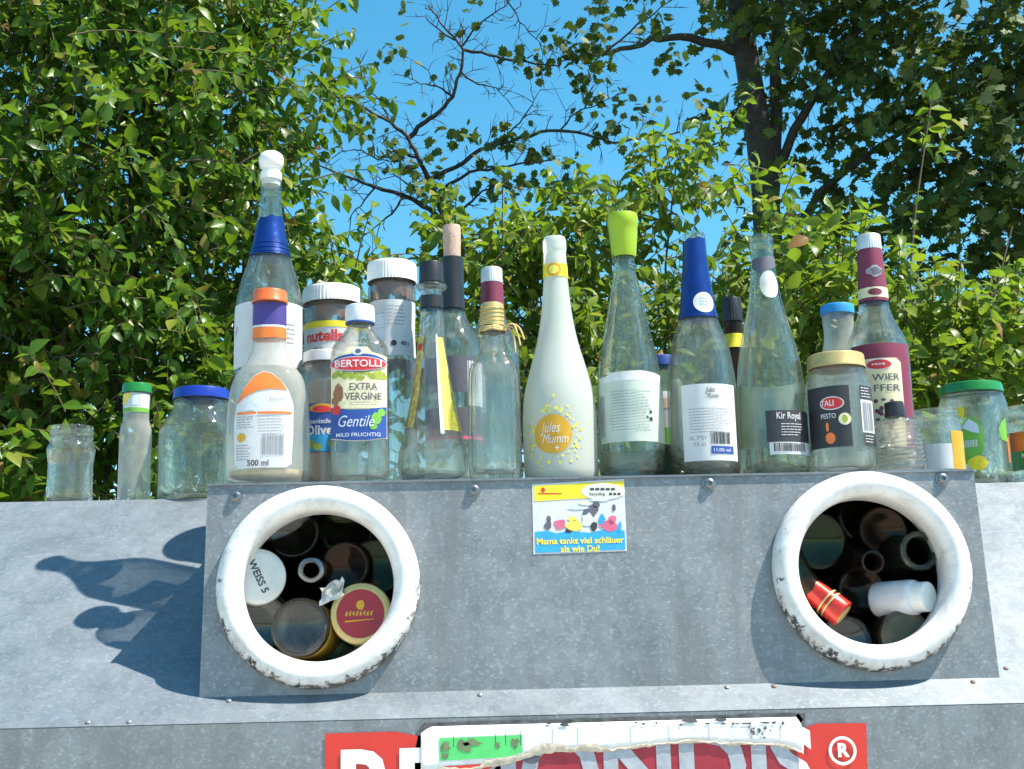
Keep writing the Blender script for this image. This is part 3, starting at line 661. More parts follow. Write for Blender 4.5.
t = Thing("glass_jar", "large round-shouldered empty jar with a blue screw lid", "jar", 199, .422, [(500, 38), (496, 41), (470, 41), (440, 41.5), (431, 40.5), (422, 36), (414, 30.5), (409, 28), (403, 27.2), (400, 26.6), (394, 26.4), (391, 26)], ZFLAT, GL_PALE, .003, .008, .006)
t.cap("lid", 28.6, 400.5, 390, LIDBLUE, 27.8, bev=.002)
# --- on the flat top, right of the housing
t = Thing("glass_jar", "large jar with bright green lid and torn fruit stickers", "jar", 979, .418, [(479, 30), (476, 33), (440, 33), (410, 33), (402, 32), (397, 30.2), (393, 29.4), (388, 29)], ZFLAT, GL_PALE, .003, .008, .005)
t.cap("lid", 31, 394.5, 385, LIDGREEN, 30.2, bev=.002)
l = t.lab([[(-.040, t.z(467)), (-.022, t.z(467)), (-.008, t.z(455)), (-.006, t.z(436)), (-.012, t.z(426)), (-.024, t.z(420)), (-.036, t.z(428)), (-.042, t.z(445))]], GREEN)
t.prints([[(-.037, t.z(431)), (-.026, t.z(423)), (-.014, t.z(429)), (-.012, t.z(438)), (-.024, t.z(436))]], PAPER_BLUE, l)
t.prints(barcode(*t.px_rect(-22, 444, -9, 451), 10), PAPER, l)
t.lab([disc(-.018, t.z(467), .014, .011, 14, .12)], YELLOW, eps=.0011)
t.lab([disc(-.036, t.z(416), .006, .008, 12, .2)], YELLOW, eps=.0006)
t.lab([[(.022, t.z(444)), (.036, t.z(446)), (.037, t.z(422)), (.026, t.z(426)), (.018, t.z(434))]], GREEN)
t.lab([[(.036, t.z(466)), (.042, t.z(466)), (.041, t.z(440)), (.036, t.z(443))]], ORANGE)
t = Thing("glass_jar", "jar with an orange and green label beside the green-lidded jar", "jar", 1040, .412, [(477, 28), (474, 30.5), (440, 30.5), (424, 30), (419, 27.5), (414, 26.5), (410, 27), (407, 26.6)], ZFLAT, GL_PALE, .003, .008)
l = t.lab([rect(*t.px_rect(-29.6, 434, 27, 472))], ORANGE)
t.prints([rect(*t.px_rect(-29.6, 453, 26.9, 471.6))], LIDGREEN, l, .0008)
t.prints([disc(-.02, t.z(451), .012, .010, 16)], YELLOW, l, .0007); t.prints([disc(-.02, t.z(452.5), .008, .007, 16)], GREEN, l, .0010)
t.txt("Mandarinen", 5, -14, 458, PAPER, l, .02, eps=.0012, fit=26)
# --- tall bottle with ball stopper
t = Thing("glass_bottle", "tall clear bottle with white ball stopper and torn blue neck foil", "bottle", 267, .142, [(486, 32), (482, 34.5), (400, 34.5), (330, 34.5), (306, 34), (294, 32), (280, 28.5), (268, 24.5), (256, 20.5), (240, 16.5), (222, 13.4), (205, 11.4), (190, 10.6), (184, 10.9), (180, 10.9)], ZTOP, GL_PALE, .0028, .008, .012)
z0, z1 = t.z(186), t.z(152.5); k = t.k
revolve("stopper", [(0, z0), (9.2 * k, z0), (9.6 * k, t.z(181)), (11.2 * k, t.z(180.6)), (11.2 * k, t.z(173.4)), (9.6 * k, t.z(173)), (9.4 * k, t.z(169.8)), (11.5 * k, t.z(168)), (13 * k, t.z(163)), (13 * k, t.z(159)), (11.5 * k, t.z(155.5)), (8 * k, t.z(153)), (0, z1)], WHITE, t.root, 40, smooth=32)
t.sleeve("neck_foil", 258, 221, FOILBLUE, .0007, .004, .006)
for yy in (246, 251, 255): t.sleeve("foil_ridge", yy + 1, yy - .6, FOILBLUE, .0013)
l = t.lab([rect(*t.px_rect(-34.2, 309, 34.2, 372))], PAPER)
t.prints([rect(-.05 + i * .0001, t.z(330 + i * 6), -.047, t.z(329.5 + i * 6)) for i in range(4)], GREYINK, l)
t.prints([[(-.0475, t.z(338)), (-.042, t.z(331)), (-.0415, t.z(332)), (-.047, t.z(340))]], INK, l)
t.prints(lines(.030, .045, t.z(330), 5, .006, .0014), GREYINK, l)
# --- orange-capped dressing bottle
t = Thing("dressing_bottle", "milky dressing bottle with orange cap and orange-white label", "bottle", 267.5, FR + .036, [(482, 38), (478, 41), (455, 41.5), (430, 41.3), (405, 40.3), (390, 38), (378, 34), (368, 27), (360, 21.5), (352, 18.2), (345, 16.8), (338, 16.6), (320, 16.6), (306, 16.4), (302, 15), (295, 14.6)], ZTOP, GL_MILKY, .0026, .008, .004, fy=.72, n=2.4, thin=True)
t.cap("cap", 18, 304, 291.5, CAP_ORANGE, 17.6, lip=.0006, bev=.002)
t.sleeve("neck_label", 327, 305, PURPLE, .0006); t.sleeve("neck_label", 340, 329.5, ORANGE, .0006); t.sleeve("neck_label", 329.3, 327.2, PAPER, .0006)
k = t.k
outl = [(-29 * k, t.z(468)), (-24 * k, t.z(471.5)), (22 * k, t.z(471.5)), (27 * k, t.z(468)), (28.5 * k, t.z(440)), (28.5 * k, t.z(410)), (24 * k, t.z(396)), (16 * k, t.z(385)), (6 * k, t.z(377.5)), (-2 * k, t.z(376)), (-10 * k, t.z(380)), (-20 * k, t.z(392)), (-27 * k, t.z(406)), (-30 * k, t.z(425))]
l = t.lab([outl], PAPER)
t.prints([[(-28.3 * k, t.z(409)), (-20 * k, t.z(402)), (-8 * k, t.z(396)), (6 * k, t.z(394)), (22.5 * k, t.z(395.2)), (16 * k, t.z(385.4)), (6 * k, t.z(378)), (-2 * k, t.z(376.6)), (-10 * k, t.z(380.6)), (-20 * k, t.z(392.6))]], ORANGE, l)
t.prints([[(-20 * k, t.z(415)), (-6 * k, t.z(415)), (-14 * k, t.z(406))]], PAPER_BLUE, l)
t.prints([rect(*t.px_rect(-27, 416.5, -7.6, 418.8)), rect(*t.px_rect(-6, 416.5, 27, 418.8))], ORANGE, l)
t.prints(lines(-27 * k, -8 * k, t.z(421), 5, .0032, .0010) + lines(-5 * k, 25 * k, t.z(421), 6, .0036, .0009) + lines(-27 * k, -12 * k, t.z(449), 6, .0034, .001), GREYINK, l)
t.prints(barcode(*t.px_rect(-1, 438.5, 20, 459), 16), GREYINK, l)
t.prints([disc(-22 * k, t.z(441.5), 4.4 * k)], GOLDINK, l)
t.txt("500 ml", 6, -5, 467, INK, l, .015, fit=21)
t.txt("French", 3.6, 13, 404, GREYINK, l, .0, fit=14)
revolve("residue", [(0, .0105), (33 * k, .0105), (37.3 * k, .0125), (37.8 * k, .016), (37 * k, .0185), (20 * k, .0150), (0, .0145)], SEDIMENT, t.root, 48, fy=.70, n=2.4)
# --- chocolate spread jar with front label
def choco(bx, Y, lid0, lid1, hw, lab0, lab1, base, name, label, front):
    t = Thing(name, label, "jar", bx, Y, [(base, hw * .92), (base - 4, hw), (lab1 + 18, hw * .99), (lab1, hw * .97), ((lab0 + lab1) / 2, hw * .93), (lab0, hw * .96), (lid0 + 6, hw * .97), (lid0 + 1, hw * .9), (lid1 + 3, hw * .88)], ZTOP, GL_DUSTY, .003, .008)
    t.cap("lid", hw * 1.02, lid0, lid1, WHITE, hw * 1.0, ribs=52, bev=.0025)
    # smears clinging to the inside wall
    for (ya, yb, a0, a1) in ((lid0 + 2, lab0 - 1, -170, 175), (lab1 + 3, lab1 + 22, -160, 150)):
        bm = bmesh.new(); prev = None; m = 60
        for i in range(m + 1):
            a = R(a0 + (a1 - a0) * i / m); zt = t.z(ya + random.uniform(0, 2.5)); zb = t.z(yb - random.uniform(0, 6) - 3 * math.sin(a * 3))
            c = [bm.verts.new(((t.R(z) - .0034) * math.sin(a), -(t.R(z) - .0034) * math.cos(a), z)) for z in (zt, (zt + zb) / 2, zb)]
            if prev: bm.faces.new((prev[0], prev[1], c[1], c[0])); bm.faces.new((prev[1], prev[2], c[2], c[1]))
            prev = c
        from_bm("smear", bm, CHOC, t.root, 60)
    return t
t = choco(331.7, .213, 306, 289.5, 30, 329, 362, 488, "spread_jar", "chocolate smeared jar with white lid and red lettering behind the oil bottle", True)
l = t.lab([rect(*t.px_rect(-28.6, 327, 28.6, 364))], PAPER)
t.prints([rect(*t.px_rect(-28.5, 327, 28.5, 333))], YELLOW, l, .0008)
t.txt("nutella", 12, -6, 342, RED, l, .03, eps=.001, fit=42)
t.prints([disc(-.015, t.z(357), .010, .006, 12, .2), disc(.004, t.z(358), .008, .005, 12, .2)], CHOC, l, .001)
t2 = choco(393, .222, 283.5, 264, 25, 305, 359, 488, "spread_jar", "chocolate smeared jar with white lid and plain white back label", False)
l = t2.lab([rect(*t2.px_rect(-23.6, 305, 23.6, 360))], PAPER)
t2.prints(lines(-.004, .022, t2.z(311), 6, .005, .0012) + lines(-.024, -.008, t2.z(318), 9, .005, .0012), GREYINK, l)
t2.prints([rect(*t2.px_rect(-18, 318, -6, 345))], PAPER_BLUE, l); t2.prints([disc(.004, t2.z(348), .004), disc(-.012, t2.z(351), .003)], INK, l)
t2.txt("400 g", 4.6, 14, 348, INK, l, .02, fit=10)
# --- olive jar
t = Thing("olive_jar", "small jar with silver lid and blue olive label beside the dressing bottle", "jar", 325, .130, [(486, 22.5), (483, 24), (420, 24), (376, 24), (369, 23), (365, 21.5), (358, 21)], ZTOP, GL_DUSTY, .0024, .007)
t.cap("lid", 22.8, 364, 353, SILVER, 22.2, bev=.0015)
l = t.lab([rect(*t.px_rect(-23.6, 407, 23.6, 455))], BLUE)
t.prints([rect(*t.px_rect(-23.5, 436, 23.5, 454.6))], CYAN, l, .0008)
t.prints([disc(-.001, t.z(412), .017, .006, 20)], GOLDINK, l, .0008); t.prints([disc(-.001, t.z(413), .012, .0042, 20)], RED, l, .0010)
t.txt("Spanische", 5, -3, 425, PAPER, l, .02, eps=.0011, fit=26); t.txt("Oliven", 9.5, -1, 434, PAPER, l, .03, eps=.0011, fit=34)
t.prints([disc(-.016, t.z(447), .006, .0055, 14), disc(-.006, t.z(450), .005, .005, 14), disc(.012, t.z(447), .006, .005, 14)], OLIVE, l, .0010)
revolve("residue", [(0, .0085), (20.2 * t.k, .0085), (20.6 * t.k, t.z(384)), (19.9 * t.k, t.z(383)), (19.4 * t.k, .011), (0, .011)], glass_mat("brine_film", (0.97, 0.88, 0.86), 0.35, 0.4, 0, (0.72, 0.50, 0.48), 20), t.root, 40)
# --- olive oil bottle
t = Thing("oil_bottle", "clear capless olive oil bottle with red oval and blue label", "bottle", 360, FR + .026, [(481, 27), (478, 29.2), (455, 29.3), (420, 29.2), (380, 29.3), (356, 29.2), (350, 28.2), (344, 25), (338, 20), (332, 15.5), (328, 13.2), (325, 12.8), (318, 12.8), (309, 12.8)], ZTOP, GL_DUSTY, .0026, .008, .004, fy=.70, n=3.0)
k = t.k
revolve("pourer", [(14.8 * k, t.z(324)), (15.2 * k, t.z(322)), (15.2 * k, t.z(311)), (14.4 * k, t.z(307)), (11 * k, t.z(305.5)), (7.5 * k, t.z(306)), (7 * k, t.z(311)), (0, t.z(312)), (0, t.z(314)), (13.2 * k, t.z(314)), (13.2 * k, t.z(324)), (14.8 * k, t.z(324))], paint("pourer_plastic", (0.66, 0.70, 0.74), 0.3), t.root, 40)
revolve("tamper_ring", [(13.4 * k, t.z(324.6)), (15 * k, t.z(324.6)), (15 * k, t.z(322.8)), (13.4 * k, t.z(322.8)), (13.4 * k, t.z(324.6))], BLUE, t.root, 40)
l = t.lab([[(-28 * k, t.z(441)), (-10 * k, t.z(444)), (10 * k, t.z(444)), (28 * k, t.z(441)), (28 * k, t.z(372)), (28 * k, t.z(360)), (14 * k, t.z(356.5)), (9 * k, t.z(351)), (-9 * k, t.z(351)), (-14 * k, t.z(356.5)), (-28 * k, t.z(360)), (-28 * k, t.z(372))]], CREAM)
t.prints([rect(-27.6 * k, t.z(411.8), 27.6 * k, t.z(376))], CREAM, l, .0008)
t.prints([disc(random.uniform(-26, 26) * k, t.z(376 + random.uniform(0, 6)), 3.2 * k, 2.2 * k, 8, .3) for _ in range(34)], OLIVE, l, .0010)
t.prints([[(-27.8 * k, t.z(440.4)), (-10 * k, t.z(443.4)), (10 * k, t.z(443.4)), (27.8 * k, t.z(440.4)), (27.8 * k, t.z(410)), (10 * k, t.z(413)), (-10 * k, t.z(413)), (-27.8 * k, t.z(410))]], BLUE, l, .0010)
t.prints([disc(0, t.z(367), 28.4 * k, 9.4 * k, 40)], BLUE, l, .0011)
t.prints([disc(0, t.z(368), 28.6 * k, 7.6 * k, 40)], PAPER, l, .0013); t.prints([disc(0, t.z(368), 27.6 * k, 6.8 * k, 40)], RED, l, .0015)
t.prints([disc(0, t.z(355.5), 6.2 * k, 4.2 * k, 20)], PAPER_BLUE, l, .0012); t.prints([disc(0, t.z(355.5), 3 * k, 2.4 * k, 12)], SLATE, l, .0014)
t.txt("BERTOLLI", 7.4, 0, 368, PAPER, l, .022, eps=.0018, fit=47)
t.txt("EXTRA", 7.6, 5, 391, SLATE, l, .012, eps=.0013, fit=28); t.txt("VERGINE", 7.6, 5, 400.5, SLATE, l, .012, eps=.0013, fit=37)
t.prints(lines(-8 * k, 22 * k, t.z(406), 2, .0026, .0008), GREYINK, l, .0012)
t.txt("Gentile", 12, -3, 425, PAPER, l, 0, eps=.0016, shear=.35, fit=36)
t.txt("MILD FRUCHTIG", 3.8, 0, 438, PAPER, l, .01, eps=.0013, fit=44)
t.prints([disc(18 * k, t.z(422), 5 * k, 6 * k, 14, .05), disc(23 * k, t.z(416), 3.6 * k, 4 * k, 14, .05), disc(15 * k, t.z(430), 4 * k, 3 * k, 14, .05)], GREEN, l, .0013)
t.prints([disc(-20 * k, t.z(396), 5 * k, 9 * k, 12, .2), disc(-23 * k, t.z(404), 4 * k, 5 * k, 10, .2)], CHOC, l, .0011); t.prints([disc(-22 * k, t.z(413), 4.6 * k, 5 * k, 14, .05)], RED, l, .0013)
# --- conical syrup bottle
t = Thing("syrup_bottle", "conical clear bottle with black cap and narrow olive and lemon labels", "bottle", 433.5, FR + .0445, [(480, 31), (476, 34), (466, 35.2), (455, 34.6), (440, 30.8), (420, 26), (400, 22), (375, 18), (350, 14.8), (325, 12.5), (310, 11.6), (296, 11.2), (291, 11.4), (289.5, 15), (287.5, 16.2), (285.5, 15.4), (283.5, 11.2), (278, 10.4)], ZTOP, GL, .0028, .009, .005)
t.cap("cap", 12.6, 283, 263, BLACK, 12.4); t.sleeve("neck_band", 309, 297, BLACK, .0008)
k = t.k
def cone_strip(x0, x1, ya, yb, mat, th=0):
    """label between two lines that follow the cone: offsets given as fractions of the half width"""
    bm = bmesh.new(); prev = None
    for i in range(15):
        y = ya + (yb - ya) * i / 14; z = t.z(y); r = t.R(z) + .0005; c = []
        for j in range(5):
            q = x0(i / 14) + (x1(i / 14) - x0(i / 14)) * j / 4; a = math.asin(max(-1, min(1, q))); c.append(bm.verts.new((r * math.sin(a), -r * math.cos(a), z)))
        if prev:
            for j in range(4): bm.faces.new((prev[j], prev[j + 1], c[j + 1], c[j]))
        prev = c
    return from_bm("label", bm, mat, t.root, 60)
cone_strip(lambda f: -.999, lambda f: -.55 - .1 * f, 338, 430, paint("label_olive_picture", (0.55, 0.42, 0.12), 0.6, 0, 0.55, 130))
cone_strip(lambda f: .42 - .02 * f, lambda f: .80 + .19 * min(1, f * 1.6), 340, 434, LEMON)
cone_strip(lambda f: .30 - .02 * f, lambda f: .42 - .02 * f, 337, 438, PAPER)
t.lab([disc(-13.4 * k, t.z(349), 3.4 * k, 4 * k)], RED, eps=.0012)
# --- wine bottle with cork
t = Thing("wine_bottle", "clear wine bottle with black capsule and a cork standing in its mouth", "bottle", 455.5, .176, [(488, 28), (484, 29.8), (400, 29.8), (356, 29.8), (346, 28.6), (336, 24.5), (326, 18.6), (317, 14), (308, 12), (290, 11.4), (270, 11), (264, 11.4), (260, 11.2)], ZTOP, GL_PALE, .0028, .008, .012)
t.sleeve("capsule", 310, 258.5, BLACK, .0007)
k = t.k
revolve("cork", [(0, t.z(275)), (8.4 * k, t.z(275)), (8.6 * k, t.z(258)), (9.2 * k, t.z(242)), (9.2 * k, t.z(228)), (8.7 * k, t.z(226)), (0, t.z(225.6))], CORK, t.root, 32, wob=.01)
l = t.lab([rect(*t.px_rect(-28.5, 362, 24, 397))], SLATE); t.txt("C", 16, -12, 380, PINK, l, .02)
l = t.lab([rect(*t.px_rect(-28.5, 412, 27, 440))], SLATE); t.prints([rect(*t.px_rect(-28.4, 440.2, 27, 443.5))], PINK, l); t.prints([[(-.037, t.z(440)), (-.030, t.z(440)), (-.032, t.z(410)), (-.037, t.z(412))]], RED, l, .0011)
l = t.lab([rect(*t.px_rect(14, 366, 28, 410))], PAPER_BLUE); t.prints(lines(.020, .034, t.z(370), 10, .0045, .001), GREYINK, l)
# --- maroon necked bottle behind
t = Thing("liquor_bottle", "bottle with white screw cap and maroon neck label behind the raffia bottle", "bottle", 496, .250, [(488, 26), (484, 27), (380, 27), (352, 27), (342, 25), (330, 19), (320, 14.5), (308, 12), (285, 11), (276, 10.4), (270, 10.2)], ZTOP, GL, .0028, .008)
t.cap("cap", 11.2, 283.5, 268.5, SILVER, 10.9, ribs=30, rib_amp=.0005); t.sleeve("neck_label", 308, 284, MAROON)
# --- square bottle with screw cap and raffia
t = Thing("square_bottle", "square clear bottle with brass screw cap and raffia tied round its neck", "bottle", 495.5, FR + .031, [(479, 24), (476, 26), (450, 26.2), (400, 26), (380, 25.6), (370, 24), (362, 20), (354, 15.6), (344, 12.6), (334, 11.2), (324, 11), (308, 10.8)], ZTOP, GL, .0032, .012, .004, fy=.92, n=3.4)
t.cap("screw_cap", 12.6, 326.5, 304, GOLD, 11.9, bev=.0015)
for yy in (310, 314, 318, 322): revolve("cap_thread", [(11.9 * t.k, t.z(yy + .9)), (13.1 * t.k, t.z(yy)), (11.9 * t.k, t.z(yy - .9))], GOLD, t.root, 36)
def tube(name, pts, rad, mat, parent, sides=6):
    V, Fc = [], []; pts = [Vector(p) for p in pts]
    for i, p in enumerate(pts):
        d = (pts[min(i + 1, len(pts) - 1)] - pts[max(i - 1, 0)]).normalized(); u = d.cross(Vector((.3, .2, 1))).normalized() if abs(d.z) < .97 else d.cross(Vector((1, 0, 0))).normalized(); v = d.cross(u)
        r = rad[i] if isinstance(rad, (list, tuple)) else rad
        for j in range(sides): a = 2 * math.pi * j / sides; V.append(tuple(p + u * (r * math.cos(a)) + v * (r * math.sin(a))))
    for i in range(len(pts) - 1):
        for j in range(sides): Fc.append((i * sides + j, i * sides + (j + 1) % sides, (i + 1) * sides + (j + 1) % sides, (i + 1) * sides + j))
    return from_np(name, V, Fc, mat, parent, True)
k = t.k
for q in range(3):
    tube("raffia_wrap", [((12.6 + q * .5) * k * math.sin(2 * math.pi * i / 24), -(12.6 + q * .5) * k * math.cos(2 * math.pi * i / 24), t.z(328.5 + q * 1.6) + .0008 * math.sin(i * 1.3 + q)) for i in range(25)], .0014, RAFFIA, t.root)
for (ex, ey, bend) in ((27, 350, 6), (31, 344, 10), (22, 357, 3), (24, 338, 9)):
    tube("raffia_end", [((11 + (ex - 11) * f + 3 * math.sin(f * 3)) * k, -.010 - .012 * f, t.z(330 + (ey - 330) * f * f - bend * f * (1 - f) * 2)) for f in [i / 8 for i in range(9)]], .0013, RAFFIA, t.root)
# --- frosted bottle
t = Thing("frosted_bottle", "frosted white sparkling wine bottle with a round gold emblem", "bottle", 561.5, FR + .0475, [(477, 35), (473, 37.2), (450, 37.4), (420, 37.3), (405, 36.4), (392, 34.6), (376, 30.6), (360, 26), (342, 21), (322, 17), (300, 14.2), (280, 12.6), (264, 12), (254, 11.6), (250, 12.2), (243, 12.2), (240, 11.6), (238, 10.8)], ZTOP, GL_FROST, .003, .010, .012, thin=True)
nb = t.sleeve("neck_band", 279, 266, YELLOW, .0006)
t.decal("seal", poly_bm(disc(-2.5 * t.k, t.z(272.5), 7.6 * t.k, 7 * t.k)), GOLDINK, nb, .0012)
t.decal("print", poly_bm(disc(-2.5 * t.k, t.z(272.5), 5 * t.k, 4.6 * t.k)), LEMON, nb, .0015)
k = t.k; uc, _, _, vc = t.px_rect(-10, 439, 0, 440)
l = t.lab([disc(uc, vc, 19.5 * k, 19.5 * k, 40)], GOLDINK, "emblem")
sp_ = []
for _ in range(90):
    a = random.uniform(0, 6.283); d = 20 + abs(random.gauss(0, 6)) + 1
    sp_.append(disc(uc + d * k * math.cos(a), vc + d * k * 1.1 * math.sin(a), random.uniform(.5, 1.9) * k, None, 8))
t.prints(sp_[:55], LEMON, l, .0006); t.prints(sp_[55:], paint("ink_lime", (0.62, 0.66, 0.08), .5), l, .0007)
t.txt("Jules", 11, -12, 433, PAPER, l, .0, shear=.3, fit=20); t.txt("Mumm", 10, -8, 444, PAPER, l, .0, shear=.3, fit=26); t.txt("+", 6, -6, 453, PAPER, l, .02)
# --- bottle with lime stopper
t = Thing("wine_bottle", "pale green wine bottle with a lime green stopper and faded label", "bottle", 633, FR + .051, [(477, 31), (473, 33), (450, 33.3), (410, 33.2), (392, 32.8), (375, 31.8), (355, 28.6), (335, 24.4), (312, 19.4), (292, 15.2), (276, 12.2), (264, 10.8), (258, 10.6), (252, 11), (248, 10.8)], ZTOP, GL_GREEN, .003, .010, .014)
k = t.k
revolve("stopper", [(9.4 * k, t.z(257)), (12 * k, t.z(257.5)), (12.8 * k, t.z(254)), (14.6 * k, t.z(236)), (15.2 * k, t.z(227)), (15.9 * k, t.z(225.5)), (15.9 * k, t.z(218)), (15 * k, t.z(215)), (12 * k, t.z(214)), (0, t.z(214.3)), (0, t.z(218)), (11.6 * k, t.z(220)), (11.2 * k, t.z(250)), (9.4 * k, t.z(257))], LIME, t.root, 48)
tube("wire_clip", [(-10.5 * k + 1.6 * k * math.cos(a), -.006, t.z(259) + 5.5 * k * math.sin(a)) for a in [i * 2 * math.pi / 18 for i in range(19)]], .0009, STEEL, t.root)
l = t.lab([rect(*t.px_rect(-31.6, 380, 32.4, 446))], paper("paper_faded_green", (0.66, 0.74, 0.66), rough=0.6, var=0.12, scale=30, dirt=.1))
t.prints([[(-.045, t.z(386)), (.045, t.z(386)), (.045, t.z(379)), (.01, t.z(376.5)), (-.03, t.z(377.5))]], PAPER, l, .0006)
t.prints(lines(-24 * k, 20 * k, t.z(396), 14, .0037, .0011), paint("ink_faded", (0.34, 0.42, 0.40), .7), l, .0009)
t.prints(barcode(*t.px_rect(-31, 399, -27, 440), 6), GREYINK, l, .0009); t.prints([disc(17 * k, t.z(424), 2 * k), disc(17 * k, t.z(417), 1.6 * k), disc(13 * k, t.z(422), 1.2 * k)], INK, l, .0010)
l = t.lab([rect(*t.px_rect(-31.6, 448, 32, 473))], paper("paper_beige", (0.80, 0.76, 0.64), rough=.65), th=180)
# --- small jar behind with navy cap
t = Thing("small_bottle", "small bottle with navy cap and green label between two wine bottles", "bottle", 668, .182, [(488, 17), (484, 18), (420, 18), (402, 17.6), (392, 15.6), (380, 14.2), (370, 14), (362, 13.6)], ZTOP, GL_DUSTY, .0024, .007)
t.cap("cap", 15.4, 367, 357, BLUE, 15)
l = t.lab([rect(*t.px_rect(-17.6, 394, 17.6, 446))], PAPER); t.prints([rect(*t.px_rect(-17.6, 430, 17.6, 446))], GREEN, l, .0008); t.prints([[(-.02, t.z(404)), (.02, t.z(398)), (.02, t.z(408)), (-.02, t.z(414))]], paint("ink_salmon", (.72, .50, .40), .6), l, .0009)
t.lab([rect(*t.px_rect(-17.6, 447, 17.6, 476))], BLUE)
# --- sparkling bottle with blue foil
t = Thing("sparkling_bottle", "clear sparkling wine bottle with blue neck foil and white back label", "bottle", 706, FR + .046, [(473, 32), (469, 35), (440, 35.2), (400, 35), (384, 34.4), (370, 33), (354, 30.6), (338, 26.6), (322, 20.6), (305, 17.2), (285, 14.8), (262, 12.4), (246, 11.4), (240, 11.2), (237, 11.6), (234, 10.8)], ZTOP, GL_PALE, .003, .010, .014)
fo = t.sleeve("neck_foil", 320, 241, FOILBLUE, .0008, .0025, .004)
t.decal("seal", poly_bm(disc(4 * t.k, t.z(306.5), 11 * t.k, 11 * t.k)), PAPER, fo, .0016)
t.decal("print", poly_bm(*lines(-1 * t.k, 9 * t.k, t.z(302), 3, .004, .001)), CYAN, fo, .0020)
k = t.k
l = t.lab([rect(*t.px_rect(-25, 390, 28, 465))], PAPER)
t.txt("Jules", 6, 2, 396, INK, l, 0, shear=.35, fit=10); t.txt("Mumm", 5, 4, 402, INK, l, 0, shear=.35, fit=12)
t.prints(lines(-20 * k, 24 * k, t.z(414), 9, .0036, .0009), GREYINK, l); t.prints(barcode(*t.px_rect(0, 437, 20, 449), 15), INK, l)
t.prints([rect(*t.px_rect(0, 451, 23, 458.5))], BLUE, l); t.txt("11,0% vol", 3.4, 11, 455, PAPER, l, .01, eps=.0013, fit=18)
t.txt("0,75l", 4, -12, 443, GREYINK, l, .0, fit=16); t.txt("75 cl", 4, -11, 449.5, GREYINK, l, .0, fit=12)
l2 = t.lab([[(-.040, t.z(468)), (.040, t.z(468)), (.040, t.z(382)), (.028, t.z(376)), (.016, t.z(384)), (.004, t.z(375)), (-.012, t.z(386)), (-.026, t.z(377)), (-.040, t.z(384))]], PAPER, th=180)
# --- dark bottle peeping out
t = Thing("dark_bottle", "dark brown bottle with black cap and yellow label peeping between two bottles", "bottle", 742, .192, [(488, 20), (484, 21), (400, 21), (376, 20.6), (362, 16), (350, 11.5), (340, 9.8), (320, 9.2), (302, 9)], ZTOP, GL_BROWN, .0026, .007)
t.cap("cap", 10.2, 322, 298.5, BLACK, 9.9, ribs=26, rib_amp=.0006); t.sleeve("neck_label", 349, 335, YELLOW)
# --- Kir bottle
t = Thing("sparkling_bottle", "clear sparkling wine bottle with black label and loose white medallion on its neck", "bottle", 775.5, FR + .056, [(472, 33), (468, 34.8), (440, 35), (400, 34.4), (382, 33.4), (366, 31.6), (348, 28.4), (330, 24.2), (312, 19.6), (296, 16.2), (280, 13.8), (264, 12.2), (252, 11.4), (249, 12.2), (244, 12.4), (241, 11.6), (239.5, 12.2), (236, 11.4)], ZTOP, GL_GREEN, .003, .010, .014)
k = t.k
t.decal("neck_band", poly_bm([(-.019, t.z(270)), (-.004, t.z(279)), (.006, t.z(272)), (.019, t.z(268)), (.019, t.z(258)), (-.019, t.z(261))]), SLATE, t.root, .0006)
t.decal("medallion", poly_bm(disc(2.2 * k, t.z(288), 10 * k, 15 * k, 24, .03)), paint("paper_grey", (.50, .52, .50), .6, 0, .15, 60), t.root, .0010)
l = t.lab([rect(*t.px_rect(-14, 416, 31.5, 446.5))], INK)
t.txt("Kir Royal", 7, 9, 421.5, PAPER, l, .012, fit=26); t.prints(lines(0 * k, 24 * k, t.z(429), 5, .0034, .0009), PAPER, l)
l = t.lab([rect(*t.px_rect(-12, 447, 31.4, 459))], PAPER); t.prints(barcode(*t.px_rect(-8, 448, 24, 456), 22), INK, l)
t.lab([rect(-.050, t.z(444), .050, t.z(381))], paper("paper_pale_green", (.78, .84, .72), rough=.6), th=180)
# --- carafe bottle with blue cap
t = Thing("juice_bottle", "white-filmed carafe bottle with sky blue cap behind the gold-lidded jar", "bottle", 850, .214, [(488, 26), (484, 27), (420, 27), (385, 26), (368, 23), (354, 19), (342, 15.6), (332, 14.8), (322, 15.6), (317, 15.8), (309, 15.2)], ZTOP, GL_MILKY, .0026, .007, thin=True)
t.cap("cap", 17.2, 315, 305.5, CAPBLUE, 16.8, bev=.0015)
# --- jar with gold lid
t = Thing("sauce_jar", "jar with gold lid and black label with a red oval", "jar", 843.5, FR + .0435, [(471, 31), (467, 33), (440, 33), (400, 33), (388, 32.6), (380, 31), (374, 28.4), (369, 27.4), (360, 27)], ZTOP, GL_DUSTY, .0028, .008, .005)
t.cap("lid", 29, 369.5, 355.5, GOLD, 28.4, bev=.0022, lip=.0005)
k = t.k
l = t.lab([rect(*t.px_rect(-32.4, 391, 1.5, 451))], INK)
t.prints([disc(-.020, t.z(408), .015, .0085, 24)], PAPER, l, .0008); t.prints([disc(-.020, t.z(408), .0135, .0072, 24)], RED, l, .0010); t.txt("TALI", 6, -19, 408, PAPER, l, .02, eps=.0014, fit=13)
t.txt("PESTO", 5, -19, 420.5, PAPER, l, .01, fit=15); t.prints([disc(-.0055, t.z(424), .0075)], CREAM, l, .0010); t.prints([disc(-.0055, t.z(424), .0035, .005, 6, .2)], OLIVE, l, .0013)
t.prints([disc(-.024, t.z(442), .006, .007, 16)], ORANGE, l, .0010); t.prints([disc(-.027, t.z(431), .002, .006, 10)], ORANGE, l, .0010)
